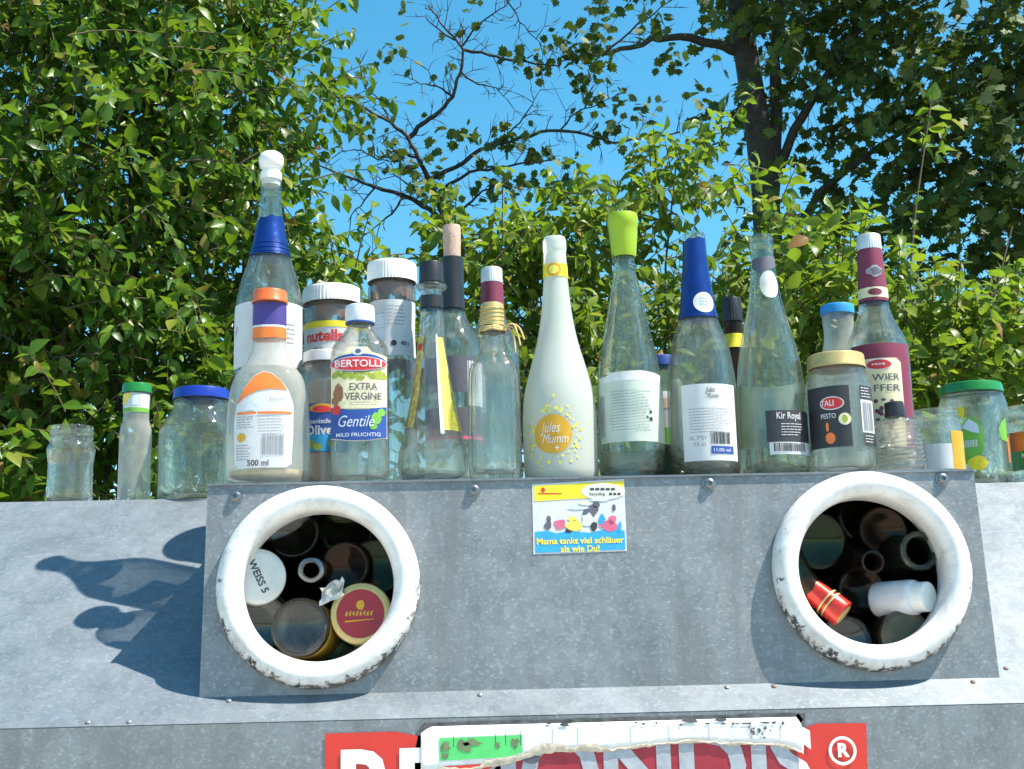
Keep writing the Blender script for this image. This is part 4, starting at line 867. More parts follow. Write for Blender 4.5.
l = t.lab([rect(*t.px_rect(13, 391, 29, 404))], INK, th=0); t.prints(lines(.018, .036, t.z(393), 4, .0036, .001), PAPER, l)
l = t.lab([rect(*t.px_rect(13, 405, 29, 437))], PAPER); t.prints(barcode(*t.px_rect(15, 407, 27, 435), 8), GREYINK, l)
l = t.lab([rect(*t.px_rect(15, 438, 30, 450))], INK); t.prints(lines(.020, .037, t.z(440), 3, .0036, .001), PAPER, l)
# --- spirits bottle
t = Thing("liquor_bottle", "clear liquor bottle with maroon and cream label and silver screw cap", "bottle", 888, .158, [(488, 29), (484, 31), (420, 31), (362, 31), (350, 30.4), (340, 28), (330, 23.8), (321, 19.4), (312, 16.2), (303, 14.6), (290, 14), (270, 13), (252, 12), (246, 11.4), (238, 11.2)], ZTOP, GL, .003, .009, .008)
t.cap("cap", 12.4, 250.5, 235.5, SILVER, 12, ribs=34, rib_amp=.0005)
nl = t.sleeve("neck_label", 303, 251, MAROON)
t.decal("print", poly_bm(rect(-.05, t.z(300), .05, t.z(290))), CREAM, nl, .0010, du=.004)
t.decal("print", poly_bm(disc(-2 * t.k, t.z(295), 7 * t.k, 3.6 * t.k)), MAROON, nl, .0014)
t.decal("print", poly_bm(disc(0, t.z(274), 8 * t.k, 6 * t.k, 14, .2)), GREYINK, nl, .0012); t.decal("print", poly_bm(disc(1 * t.k, t.z(274.5), 5.6 * t.k, 4 * t.k, 12, .25)), SLATE, nl, .0015)
k = t.k
l = t.lab([rect(*t.px_rect(-29.4, 349, 25, 452))], MAROON)
ua_, va_, ub_, vb_ = t.px_rect(-29, 364, 13, 451)
t.prints([[(ua_, va_), (ub_, va_), (ub_, vb_ - .006), (ub_ - .006, vb_), (ua_, vb_)]], CREAM, l)
t.prints([disc(-.012, t.z(370), .017, .0075, 24)], PAPER, l, .0012); t.prints([disc(-.012, t.z(370), .0155, .0063, 24)], RED, l, .0014)
t.prints(lines(-.021, -.003, t.z(369), 1, .002, .0022), PAPER, l, .0018)
t.txt("WIER", 7, -3, 383, SLATE, l, .008, eps=.0013, fit=27); t.txt("FFER", 7, -3, 393.5, SLATE, l, .008, eps=.0013, fit=26)
t.prints([disc(random.uniform(-.020, .004), t.z(random.uniform(404, 448)), .0028, None, 10) for _ in range(22)], MAROON, l, .0012); t.prints([disc(random.uniform(-.020, .004), t.z(random.uniform(404, 448)), .0034, .002, 8, .2) for _ in range(12)], SLATE, l, .0013)
# --- ribbed miniature
pr = [(470, 21), (467, 23.4)]
y = 464
while y > 424: pr += [(y, 21.2), (y - 2.1, 23.4 - (470 - y) * .03)]; y -= 4.2
pr += [(420.5, 19), (418, 11), (416, 8.2), (408, 8)]
t = Thing("ribbed_bottle", "small ribbed clear bottle with a black cap before the liquor bottle", "bottle", 903, FR + .034, pr, ZTOP, GL, .0026, .007, .003, lean=(0, R(-3.2), 0))
t.cap("cap", 10.2, 417, 402, BLACK, 9.6)
# --- lidless jar behind
t = Thing("glass_jar", "lidless jar with a white label beside the ribbed bottle", "jar", 940, .206, [(484, 24), (480, 25.5), (440, 25.5), (430, 25), (424, 22.6), (420, 22), (417, 23), (414, 22), (411, 22.6)], ZTOP, GL_DUSTY, .0026, .007)
l = t.lab([rect(*t.px_rect(-25, 447, 6, 475))], PAPER); t.lab([rect(*t.px_rect(6.2, 434, 25, 475))], GOLDINK)

# ================================================================= bottles lying in the two openings
WINE = [(.0355, 0), (.037, .006), (.037, .185), (.0345, .202), (.026, .222), (.0178, .240), (.0150, .256), (.0142, .280), (.0158, .283), (.0158, .293), (.0148, .295)]
BEER = [(.0290, 0), (.0305, .005), (.0305, .130), (.028, .145), (.019, .172), (.0145, .195), (.0130, .222), (.0138, .224), (.0138, .232)]
JAR = [(.0320, 0), (.0345, .004), (.0345, .080), (.032, .088), (.0300, .092), (.0300, .104)]
def lying(name, label, cat, prof, px, py, Y, d, mat, end='base', group=None, wall=.0028, roll=0):
    """a vessel whose named end shows at a pixel at depth Y; d points from that end into the heap"""
    P = at_y(px, py, Y); d = Vector(d).normalized(); L = prof[-1][1]
    axis = d if end == 'base' else -d                      # base -> mouth
    base = P if end == 'base' else P - axis * L
    root = empty(name, base); root.rotation_euler = (axis.to_track_quat('Z', 'Y') @ Matrix.Rotation(roll, 3, 'Z').to_quaternion()).to_euler()
    tag(root, label, cat, group or 'glass lying in the openings')
    rings, f = vessel(prof, wall, .006, .006); g = revolve('glass', rings, mat, root, 40, smooth=50)
    return root, f, L
# left opening
r_, f, L = lying("glass_jar", "clear jar lying base outwards in the opening below the dressing bottle", "jar", JAR, 299, 627, .024, (.10, 1, -.10), GL_DUSTY)
lab_ = revolve("label", [(.0349, .012), (.0349, .070), (.0347, .070), (.0347, .012), (.0349, .012)], paint("label_amber", (.62, .36, .04), .5, 0, .3, 60), r_, 40)
r_, f, L = lying("lidded_jar", "jar with red and gold lid facing out of the opening below the oil bottle", "jar", [(r * 1.0, z) for r, z in JAR], 361, 614, .030, (.10, 1, -.08), GL, end='mouth')
revolve("lid", cap_prof(.0365, L - .010, L + .004, bev=.003), GOLD, r_, 48)
o = revolve("lid_print", [(0, L + .0046), (.0285, L + .0046), (.0285, L + .0042), (0, L + .0042)], paint("lid_red", (.36, .012, .018), .35, .2, .1, 40, 0, .3), r_, 40)
ebm = poly_bm(*[[(-.018 + i * .0042, -.002 + .001 * (i % 3)), (-.0155 + i * .0042, -.003), (-.0145 + i * .0042, .003 + .001 * (i % 2)), (-.017 + i * .0042, .002)] for i in range(8)])
for v in ebm.verts: v.co.x, v.co.y, v.co.z = -v.co.x, v.co.y, L + .0049
o2 = from_bm("print", ebm, GOLDINK, r_); o2.scale = (-1, 1, 1)
from_bm("print", (lambda b: ([setattr(v.co, 'z', L + .0049) for v in b.verts], b)[1])(poly_bm(disc(0, .010, .005, .006, 12, .15), [(-.018, -.010), (.016, -.007), (.017, -.006), (-.018, -.008)])), GOLDINK, r_)
r_, f, L = lying("lidded_jar", "jar with pale printed lid leaning at the edge of the left opening", "jar", JAR, 258, 577, .036, (-.22, .85, -.05), GL_DUSTY, end='mouth')
revolve("lid", cap_prof(.0335, L - .010, L + .004, bev=.003), paint("lid_pale", (.62, .60, .56), .4, .3, .1, 40), r_, 48)
eb2 = text_bm("WEISS 5", .012, .02)
for v in eb2.verts: v.co = Matrix.Rotation(R(-65), 3, 'Z') @ v.co; v.co.z = L + .0048
from_bm("lettering", eb2, INK, r_)
r_, f, L = lying("beer_bottle", "brown bottle pointing its bright mouth out of the left opening", "bottle", BEER, 311, 570, .040, (.06, 1, .02), GL_BROWN, end='mouth')
revolve("neck_foil", [(.0146, L - .02), (.0148, L - .004), (.0150, L + .0005), (.011, L + .002), (.0095, L + .0005), (.0095, L - .004), (.0136, L - .006)], STEEL, r_, 32, wob=.03)
r_, f, L = lying("wine_bottle", "dark green bottle showing its base at the top of the left opening", "bottle", WINE, 347, 527, .12, (.1, 1, -.05), GL_DGREEN)
r_, f, L = lying("wine_bottle", "dark green bottle lying at the right edge of the left opening", "bottle", WINE, 375, 566, .10, (.05, 1, -.1), GL_DGREEN)
r_, f, L = lying("beer_bottle", "brown bottle lying base outwards beside the pale printed lid", "bottle", BEER, 275, 540, .13, (-.1, 1, 0), GL_BROWN)
r_, f, L = lying("glass_jar", "clear jar with a small green label under the pale printed lid", "jar", JAR, 262, 622, .050, (-.15, 1, .05), GL_DUSTY)
revolve("label", [(.0349, .014), (.0349, .050), (.0347, .050), (.0347, .014), (.0349, .014)], LIDGREEN, r_, 40)
r_, f, L = lying("wine_bottle", "dark green bottle lying low in the left opening", "bottle", WINE, 335, 652, .13, (.05, 1, -.05), GL_DGREEN)
r_, f, L = lying("beer_bottle", "brown bottle showing its base above the red and gold lid", "bottle", BEER, 345, 566, .085, (.12, 1, .05), GL_BROWN)
r_, f, L = lying("glass_jar", "clear jar showing its base at the top left of the left opening", "jar", JAR, 293, 532, .11, (-.05, 1, .02), GL)
# crumpled foil scrap
P = at_y(332, 592, .028); V, Fc = [], []
for i in range(7):
    for j in range(5): V.append(((i - 3) * .0045 + random.uniform(-.002, .002), random.uniform(-.005, .005), (j - 2) * .0055 + (i - 3) * .002 + random.uniform(-.002, .002)))
for i in range(6):
    for j in range(4): Fc.append((i * 5 + j, i * 5 + j + 1, (i + 1) * 5 + j + 1, (i + 1) * 5 + j))
o = from_np("foil_scrap", V, Fc, SILVER); o.location = P; tag(o, "crumpled silver foil scrap between the jars in the left opening", "foil")
# right opening
r_, f, L = lying("wine_bottle", "bottle with red foil neck and gold top poking out of the right opening", "bottle", WINE, 841, 613, .016, (-.68, .36, .66), GL_DGREEN, end='mouth')
revolve("neck_foil", [(.0150, L - .080), (.0153, L - .02), (.0165, L - .014), (.0167, L - .001), (.0163, L - .0005), (.0150, L - .02), (.0148, L - .080)], REDFOIL, r_, 32, wob=.01)
revolve("cap", cap_prof(.0172, L - .012, L + .003, bev=.001), REDFOIL, r_, 32)
for zz_ in (.016, .022): revolve("foil_band", [(.0166, L - zz_), (.0174, L - zz_), (.0174, L - zz_ + .002), (.0166, L - zz_ + .002), (.0166, L - zz_)], GOLD, r_, 32)
revolve("cap_disc", [(0, L + .0038), (.0125, L + .0038), (.0128, L + .0034), (0, L + .0034)], GOLD, r_, 32)
WB = [(.020, 0), (.0215, .004), (.0215, .048), (.0205, .054), (.0150, .058), (.0145, .062)]
r_, f, L = lying("plastic_bottle", "white plastic bottle lying across the right opening", "bottle", WB, 922, 597, .026, (-.62, .74, -.02), paint("plastic_translucent_white", (.66, .66, .68), .4), end='mouth', wall=.002)
revolve("cap", cap_prof(.0178, L - .010, L + .010, bev=.0015), WHITE, r_, 40)
r_, f, L = lying("wine_bottle", "dark bottle with its round glass mouth facing out of the right opening", "bottle", [(r * 1.0, z) if r > .02 else (r * 1.45, z) for r, z in WINE], 919, 551, .032, (-.10, 1, -.05), GL_DGREEN, end='mouth')
revolve("glass_lip", [(.0165, L - .004), (.0232, L - .004), (.0238, L + .001), (.0215, L + .004), (.0175, L + .003), (.0165, L - .004)], GL, r_, 40)
r_, f, L = lying("wine_bottle", "dark green bottle showing its hollow base in the upper right opening", "bottle", WINE, 819, 540, .09, (-.12, 1, .02), GL_DGREEN)
r_, f, L = lying("lidded_jar", "dark jar with brass lid low in the right opening", "jar", JAR, 906, 636, .034, (.06, 1, -.1), GL_BROWN, end='mouth')
revolve("lid", cap_prof(.031, L - .010, L + .004, bev=.003), paint("lid_dark_brass", (.10, .08, .05), .4, .6, .3, 40), r_, 48)
r_, f, L = lying("beer_bottle", "brown bottle lying deep between the red foil neck and the white bottle", "bottle", BEER, 862, 590, .10, (.02, 1, -.12), GL_BROWN)
r_, f, L = lying("glass_jar", "clear jar lying base outwards beneath the red foil neck", "jar", JAR, 846, 642, .045, (-.05, 1, -.15), GL)
r_, f, L = lying("wine_bottle", "dark green bottle lying at the top of the right opening", "bottle", WINE, 866, 515, .13, (.08, 1, 0), GL_DGREEN)
r_, f, L = lying("beer_bottle", "brown bottle with its mouth out above the white plastic bottle", "bottle", BEER, 873, 562, .040, (-.05, 1, .08), GL_BROWN, end='mouth')
r_, f, L = lying("beer_bottle", "brown bottle behind the round glass mouth in the right opening", "bottle", BEER, 884, 530, .09, (.05, 1, .0), GL_BROWN)

# ================================================================= plants
def nrm(A): return A / np.maximum(np.linalg.norm(A, axis=-1, keepdims=True), 1e-9)
def oval_leaf(wd=.30, droop=.22, fold=.10):
    tt = [0, .16, .38, .62, .84, 1.0]; ww = [0, .55, 1.0, .86, .38, 0]
    V, ids = [], []
    for i, q in enumerate(tt):
        z = -droop * q * q; h = ww[i] * wd
        if h == 0: V.append((q, 0, z)); ids.append((len(V) - 1,))
        else:
            V += [(q, -h, z + fold * ww[i]), (q, 0, z), (q, h, z + fold * ww[i])]; n = len(V); ids.append((n - 3, n - 2, n - 1))
    F = []
    for A, B in zip(ids, ids[1:]):
        if len(A) == 1: F += [(A[0], B[1], B[0]), (A[0], B[2], B[1])]
        elif len(B) == 1: F += [(A[0], A[1], B[0]), (A[1], A[2], B[0])]
        else: F += [(A[0], A[1], B[1], B[0]), (A[1], A[2], B[2], B[1])]
    return np.array(V), F
def maple_leaf():
    pol = [(0, 0), (.06, -.30), (.20, -.26), (.22, -.52), (.42, -.40), (.60, -.48), (.58, -.26), (.78, -.20), (.74, -.08), (1.0, 0)]
    pts = pol + [(x, -y) for x, y in reversed(pol[1:-1])]
    V = [(.36, 0, .02)] + [(x, y, -.10 * x * x + .10 * abs(y) - .08 * y * y) for x, y in pts]
    n = len(pts); F = [(0, 1 + i, 1 + (i + 1) % n) for i in range(n)]
    return np.array(V), F
def leaf_set(wd):
    """five shapes of one leaf: broad, slim, folded, curled, twisted"""
    out = []
    for a, dr, fo, tw in ((1, .22, .08, 0), (.82, .38, .05, .35), (1.12, .10, .16, -.25), (.7, .55, .12, .2), (.95, -.08, .20, -.5)):
        V, F = oval_leaf(wd * a, dr, fo); q = V.copy(); ang = tw * V[:, 0]; q[:, 1] = V[:, 1] * np.cos(ang) - V[:, 2] * np.sin(ang); q[:, 2] = V[:, 1] * np.sin(ang) + V[:, 2] * np.cos(ang); q[:, 1] += .10 * tw * V[:, 0] ** 2; out.append(q)
    return np.array(out), F
def narrow_leaf(): return oval_leaf(.085, .16, .03)
def leaf_frames(d, up):
    x = nrm(d); y = nrm(np.cross(up, x)); z = np.cross(x, y); return x, y, z
def leaf_cloud(name, pos, d, up, size, tmpl, mat, parent):
    Vs, F0_ = tmpl; x, y, z = leaf_frames(d, up); n = len(pos); Vs = np.asarray(Vs); Vs = Vs[None] if Vs.ndim == 2 else Vs
    V0 = Vs[rng.integers(0, len(Vs), n)]; m = V0.shape[1]
    V = pos[:, None, :] + size[:, None, None] * (V0[:, :, 0, None] * x[:, None, :] + V0[:, :, 1, None] * y[:, None, :] + V0[:, :, 2, None] * z[:, None, :])
    loops = np.concatenate([np.array(f) for f in F0_]); tot = np.array([len(f) for f in F0_])
    L = (loops[None, :] + (np.arange(n) * m)[:, None]).ravel(); T = np.tile(tot, n); S = np.concatenate([[0], np.cumsum(T)[:-1]])
    me = bpy.data.meshes.new(name); me.vertices.add(n * m); me.loops.add(len(L)); me.polygons.add(len(T))
    me.vertices.foreach_set('co', V.reshape(-1).astype(np.float32)); me.loops.foreach_set('vertex_index', L.astype(np.int32))
    me.polygons.foreach_set('loop_start', S.astype(np.int32)); me.polygons.foreach_set('loop_total', T.astype(np.int32))
    a = me.attributes.new('rnd', 'FLOAT', 'POINT'); a.data.foreach_set('value', np.repeat(rng.random(n), m).astype(np.float32))
    me.update(calc_edges=True); me.polygons.foreach_set('use_smooth', [True] * len(T))
    o = link(name, me, mat, parent); tag(o, kind='stuff'); return o
def foliage(parent, pos, d, up, size, tmpl, mat, n_single):
    """the leaves that show largest become leaf objects of their own, the others one mass"""
    px, py, dep = to_px(pos); vis = (px > 5) & (px < 1019) & (py > 3) & (py < 470)
    score = np.where(vis, size / dep, -1) * rng.uniform(.93, 1.07, len(pos)); order = np.argsort(-score); big = order[:n_single]; big = big[score[big] > 0]
    mask = np.ones(len(pos), bool); mask[big] = False
    leaf_cloud("foliage", pos[mask], d[mask], up[mask], size[mask], tmpl, mat, parent)
    Vs, F0_ = tmpl; Vs = np.asarray(Vs); Vs = Vs[None] if Vs.ndim == 2 else Vs; mes = []
    for V0 in Vs:
        me = bpy.data.meshes.new("leaf"); me.from_pydata(V0.tolist(), [], F0_); me.polygons.foreach_set('use_smooth', [True] * len(me.polygons)); me.materials.append(mat); mes.append(me)
    x, y, z = leaf_frames(d[big], up[big])
    for i, b in enumerate(big):
        o = bpy.data.objects.new("leaf", mes[i % len(mes)]); COL.objects.link(o); o.parent = parent; s = size[b]; p = pos[b]
        o.matrix_basis = Matrix(((x[i, 0] * s, y[i, 0] * s, z[i, 0] * s, p[0]), (x[i, 1] * s, y[i, 1] * s, z[i, 1] * s, p[1]), (x[i, 2] * s, y[i, 2] * s, z[i, 2] * s, p[2]), (0, 0, 0, 1)))
def tubes(name, segs, mat, parent, sides=4):
    """many thin tapered tubes in one mesh; segs = list of (points (m,3), radii (m,))"""
    V, Fc = [], []
    for pts, rad in segs:
        pts = np.asarray(pts); m = len(pts); b = len(V)
        tg = nrm(np.gradient(pts, axis=0)); ref = np.array([.31, .83, .2]); u = nrm(np.cross(tg, ref)); v = np.cross(tg, u)
        for i in range(m):
            for j in range(sides): a = 2 * math.pi * j / sides; V.append((pts[i] + rad[i] * (math.cos(a) * u[i] + math.sin(a) * v[i])).tolist())
        for i in range(m - 1):
            for j in range(sides): Fc.append((b + i * sides + j, b + i * sides + (j + 1) % sides, b + (i + 1) * sides + (j + 1) % sides, b + (i + 1) * sides + j))
    o = from_np(name, V, Fc, mat, parent, True); return o
def sample(ells, n, shell):
    vol = np.array([e_[1][0] * e_[1][1] * e_[1][2] * (e_[2] if len(e_) > 2 else 1) for e_ in ells]) ** .8; idx = rng.choice(len(ells), n, p=vol / vol.sum())
    C = np.array([e_[0] for e_ in ells])[idx]; Rr = np.array([e_[1] for e_ in ells])[idx]
    dv = nrm(rng.normal(size=(n, 3))); rho = rng.random(n)[:, None] ** shell
    return C + dv * Rr * rho, dv
def twig_leaves(ells, n, L, m, pairs, up, outw, rand, droop, size, leafdroop, shell=.45, updir=.7):
    P0, dv = sample(ells, n, shell); D = nrm(dv * outw + np.array([0, 0, up]) + rng.normal(size=(n, 3)) * rand)
    Ln = rng.uniform(L[0], L[1], n)[:, None]; pos, dd, uu, sz, segs = [], [], [], [], []
    path = [P0 + D * Ln * q - np.array([0, 0, 1.0]) * droop * Ln * q * q for q in np.linspace(0, 1, 5)]
    A = np.stack(path, 1)
    for i in range(n): segs.append((A[i], np.array([.0045, .0038, .003, .0022, .0012])))
    side0 = nrm(np.cross(D, rng.normal(size=(n, 3)))); side1 = np.cross(D, side0)
    for j in range(m):
        q = (j + .6) / m; p = P0 + D * Ln * q - np.array([0, 0, 1.0]) * droop * Ln * q * q; sd = side0 if j % 2 else side1
        for s in ((1, -1) if pairs else ((1,) if j % 2 else (-1,))):
            keep = rng.random(n) > .12
            d = nrm(D * .45 + sd * s * .75 + np.array([0, 0, -leafdroop]) + rng.normal(size=(n, 3)) * .28)
            uv = nrm(np.array([0, 0, updir]) + rng.normal(size=(n, 3)) * .42 + nrm(np.array(CAM) - p) * .15)
            pos.append(p[keep]); dd.append(d[keep]); uu.append(uv[keep]); sz.append(rng.uniform(size[0], size[1], n)[keep])
    return np.concatenate(pos), np.concatenate(dd), np.concatenate(uu), np.concatenate(sz), segs
BARK = paint("bark", (0.040, 0.032, 0.026), 0.9, 0, 0.4, 25, 0.8)
BARK_GREY = paint("bark_grey", (0.042, 0.036, 0.030), 0.9, 0, 0.45, 18, 0.9)
TWIG = paint("twig_bark", (0.10, 0.075, 0.045), 0.85, 0, 0.3, 60)
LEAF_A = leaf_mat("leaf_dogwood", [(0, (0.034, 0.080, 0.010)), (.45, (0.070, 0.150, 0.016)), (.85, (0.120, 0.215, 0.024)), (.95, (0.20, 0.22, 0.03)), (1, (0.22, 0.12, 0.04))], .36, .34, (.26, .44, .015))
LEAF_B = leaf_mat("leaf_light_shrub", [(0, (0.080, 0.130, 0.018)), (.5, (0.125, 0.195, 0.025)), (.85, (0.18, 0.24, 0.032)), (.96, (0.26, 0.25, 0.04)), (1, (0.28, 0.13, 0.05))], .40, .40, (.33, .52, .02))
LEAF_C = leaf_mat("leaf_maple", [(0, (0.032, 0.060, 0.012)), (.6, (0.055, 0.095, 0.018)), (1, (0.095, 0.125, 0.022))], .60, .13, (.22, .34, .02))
LEAF_D = leaf_mat("leaf_narrow", [(0, (0.11, 0.16, 0.05)), (.6, (0.16, 0.22, 0.07)), (1, (0.24, 0.27, 0.10))], .42, .36, (.38, .46, .08))
def W(px, py, Y): return np.array(at_y(px, py, Y))
def ell(px, py, Y, rx, ry_px, rd, wgt=1.0):
    c = W(px, py, Y); k_ = mpp(c); return (c, (rx * k_, rd, ry_px * k_), wgt)
def stems(parent, base, tops, r0, mat, name="stem"):
    for tp in tops:
        b = np.array([base[0] + random.uniform(-.25, .25), base[1] + random.uniform(-.2, .2), -.02]); tp = np.array(tp); m = 9
        pts = np.array([b + (tp - b) * q + np.array([.12 * math.sin(q * 5 + tp[0]), .1 * math.sin(q * 4 + tp[2]), 0]) * q for q in np.linspace(0, 1, m)])
        tubes(name, [(pts, np.linspace(r0, r0 * .25, m))], mat, parent, 7)

# --- large dogwood bush, left
YD = 4.3
b = empty("dogwood_bush", (W(60, 400, YD)[0], YD, 0)); tag(b, "tall dense dark green bush behind the small jars", "bush")
ells = [ell(30, 150, YD, 260, 260, 1.25, 1.2), ell(-60, 330, YD, 300, 250, 1.2), ell(150, 330, YD + .1, 175, 190, .95, 1.1), ell(225, 70, YD, 110, 95, .6, 1.2), ell(285, 60, YD - .1, 50, 45, .3, 1.3), ell(265, 190, YD, 60, 60, .4, 1.2), ell(300, 270, YD, 45, 40, .3, 1.0), ell(120, 500, YD, 300, 160, 1.0), ell(150, -10, YD, 170, 80, .6, 1.3), ell(0, 0, YD - .2, 140, 110, .6, 1.2)]
pos, d, up, sz, segs = twig_leaves(ells, 2900, (.26, .46), 7, True, .35, .7, .55, .25, (.042, .098), .45, .42)
# nothing grows into the container
keep = pos[:, 1] > 1.9
tubes("twigs", segs, TWIG, b, 3)['kind'] = 'stuff'
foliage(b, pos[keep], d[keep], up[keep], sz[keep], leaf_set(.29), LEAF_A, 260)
zz_ = W(100, 200, YD)
stems(b, (zz_[0], YD), [W(40, 120, YD), W(120, 60, YD), W(200, 150, YD + .2), W(280, 60, YD), W(-40, 150, YD), W(95, 250, YD - .4), W(30, 260, YD - .3)], .022, BARK)
b["label"] = "tall dense dark green bush behind the small jars"

# --- light green shrub, centre and right
YS = 4.0
b = empty("light_shrub", (W(620, 400, YS)[0], YS, 0)); tag(b, "light green leafy shrub behind the frosted bottle and blue foil bottle", "bush")
ells = [ell(640, 430, YS, 210, 100, .6), ell(590, 262, YS, 45, 50, .3, 1.2), ell(575, 200, YS, 26, 26, .2, 1.0), ell(690, 205, YS, 34, 42, .25, 1.0), ell(700, 165, YS, 24, 20, .2, .8), ell(495, 282, YS, 36, 34, .3, .9), ell(480, 360, YS, 90, 50, .4), ell(640, 340, YS, 80, 40, .4), ell(345, 290, YS, 40, 30, .3, .7), ell(455, 255, YS, 34, 26, .25, .9), ell(505, 238, YS, 28, 24, .22, .8), ell(380, 262, YS, 26, 20, .2, .5), ell(545, 280, YS, 40, 40, .3, .8), ell(615, 195, YS, 26, 22, .2, .9), ell(655, 172, YS, 24, 20, .2, .9), ell(715, 150, YS, 20, 18, .18, .9), ell(640, 250, YS, 30, 30, .25, .6)]
pos, d, up, sz, segs = twig_leaves(ells, 640, (.18, .36), 7, True, .6, .4, .4, .2, (.042, .088), .6, .5)
tubes("twigs", segs, TWIG, b, 3)['kind'] = 'stuff'
foliage(b, pos, d, up, sz, leaf_set(.28), LEAF_B, 220)
stems(b, (W(620, 400, YS)[0], YS), [W(600, 200, YS), W(690, 160, YS), W(490, 255, YS), W(640, 300, YS), W(560, 260, YS)], .014, TWIG)

YS2 = 3.7
b = empty("light_shrub", (W(880, 400, YS2)[0], YS2, 0)); tag(b, "yellowish green leafy shrub behind the maroon-labelled liquor bottle", "bush")
ells = [ell(900, 430, YS2, 200, 90, .6), ell(830, 335, YS2, 90, 55, .5), ell(950, 365, YS2, 80, 45, .45), ell(845, 282, YS2, 36, 26, .28, .8), ell(770, 295, YS2, 45, 36, .3, .8), ell(915, 165, YS2, 16, 16, .15, .35), ell(1012, 310, YS2, 20, 20, .2, .5), ell(1010, 370, YS2, 60, 50, .4), ell(890, 260, YS2, 20, 20, .2, .6), ell(765, 232, YS2 + .2, 26, 24, .2, .7), ell(800, 232, YS2 + .2, 26, 18, .2, .6), ell(970, 300, YS2, 30, 20, .2, .5)]
pos, d, up, sz, segs = twig_leaves(ells, 480, (.18, .32), 6, True, .7, .35, .4, .12, (.042, .094), .40, .5)
tubes("twigs", segs, TWIG, b, 3)['kind'] = 'stuff'
foliage(b, pos, d, up, sz, leaf_set(.31), LEAF_B, 220)
stems(b, (W(880, 400, YS2)[0], YS2), [W(850, 190, YS2), W(925, 90, YS2), W(830, 240, YS2), W(950, 250, YS2), W(1000, 220, YS2), W(780, 230, YS2)], .013, TWIG)

# --- narrow-leaved shrub behind them
YN = 5.0
b = empty("willow_shrub", (W(820, 400, YN)[0], YN, 0)); tag(b, "fine narrow-leaved pale shrub filling the gaps behind the right-hand bottles", "bush")
ells = [ell(620, 430, YN, 170, 100, .7), ell(820, 430, YN, 200, 100, .7), ell(1010, 440, YN, 170, 100, .7), ell(660, 350, YN, 90, 40, .4), ell(820, 360, YN, 120, 40, .4), ell(1000, 380, YN, 90, 40, .4)]
pos, d, up, sz, segs = twig_leaves(ells, 950, (.35, .6), 10, True, 1.2, .25, .3, .1, (.06, .10), .1, .5, .4)
tubes("twigs", segs, TWIG, b, 3)['kind'] = 'stuff'
foliage(b, pos, d, up, sz, narrow_leaf(), LEAF_D, 60)
stems(b, (W(820, 400, YN)[0], YN), [W(620, 330, YN), W(720, 290, YN), W(820, 330, YN), W(920, 300, YN), W(1020, 340, YN)], .014, TWIG)

# --- maple with a thick trunk, right
def limb(pxs, Y0, Y1, r0, r1, parent, mat=BARK_GREY, name="limb", wig=.5):
    pts = []; m = len(pxs)
    for i, (x, y) in enumerate(pxs): pts.append(W(x, y, Y0 + (Y1 - Y0) * i / max(m - 1, 1)))
    pts = np.array(pts); dn = []
    for a_, b_ in zip(pts, pts[1:]):
        for q in (0, .33, .66): dn.append(a_ + (b_ - a_) * q + rng.normal(size=3) * np.linalg.norm(b_ - a_) * .03 * wig)
    dn.append(pts[-1]); dn = np.array(dn); rad = np.linspace(r0, r1, len(dn)) * (1 + .06 * np.sin(np.arange(len(dn)) * 1.7))
    tubes(name, [(dn, rad)], mat, parent, 10 if r0 > .05 else 6); return dn
YM = 8.6
tb = W(775, 420, YM)
b = empty("maple_tree", (tb[0] + .15, YM, 0)); tag(b, "maple tree with thick dark trunk and shaded crown behind the shrubs", "tree")
gx = tb[0] + .18
P1 = np.array([[gx + .05, YM, -.05], [gx + .02, YM, .6], [gx, YM, 1.4]] + [W(x, y, YM).tolist() for x, y in ((772, 330), (768, 240), (765, 190), (758, 130), (750, 80), (742, 30), (735, -20), (728, -90), (722, -170))])
tubes("trunk", [(P1, np.array([.20, .155, .13, .122, .116, .112, .107, .102, .097, .09, .075, .06]))], BARK_GREY, b, 16)
limb([(772, 200), (776, 120), (775, 60), (780, -20), (790, -90)], YM, YM + .1, .06, .03, b, wig=.3)
limb([(770, 190), (795, 130), (815, 95), (850, 40), (900, -20)], YM, YM - .3, .045, .02, b)
limb([(775, 260), (820, 190), (860, 160), (920, 120), (1000, 70)], YM, YM - .5, .035, .012, b)
limb([(740, 52), (715, 44), (680, 36), (650, 40), (620, 50), (590, 56), (560, 62)], YM, YM - .4, .045, .006, b, wig=.8)
ells = [ell(800, 45, YM, 62, 85, .9, 1.3), ell(850, 0, YM, 60, 50, .9, .8), ell(890, 125, YM - .4, 40, 30, .5, .5), ell(960, 30, YM - .3, 90, 80, .9), ell(985, 150, YM - .6, 85, 85, .9, 1.2), ell(880, 205, YM - .2, 70, 35, .6), ell(1040, 250, YM - .5, 60, 80, .8), ell(940, 230, YM - .2, 80, 50, .7, 1.3), ell(930, 110, YM - .5, 60, 50, .5, 1.0), ell(780, 225, YM, 45, 25, .5), ell(1090, 90, YM, 110, 160, 1.0), ell(820, -120, YM - .3, 330, 120, 1.6, .6), ell(770, 30, YM - .6, 40, 60, .3, .6)]
pos, d, up, sz, segs = twig_leaves(ells, 980, (.45, .8), 6, True, .1, .8, .6, .2, (.085, .135), .45, .55)
tubes("twigs", segs, BARK, b, 3)['kind'] = 'stuff'
foliage(b, pos, d, up, sz, maple_leaf(), LEAF_C, 160)

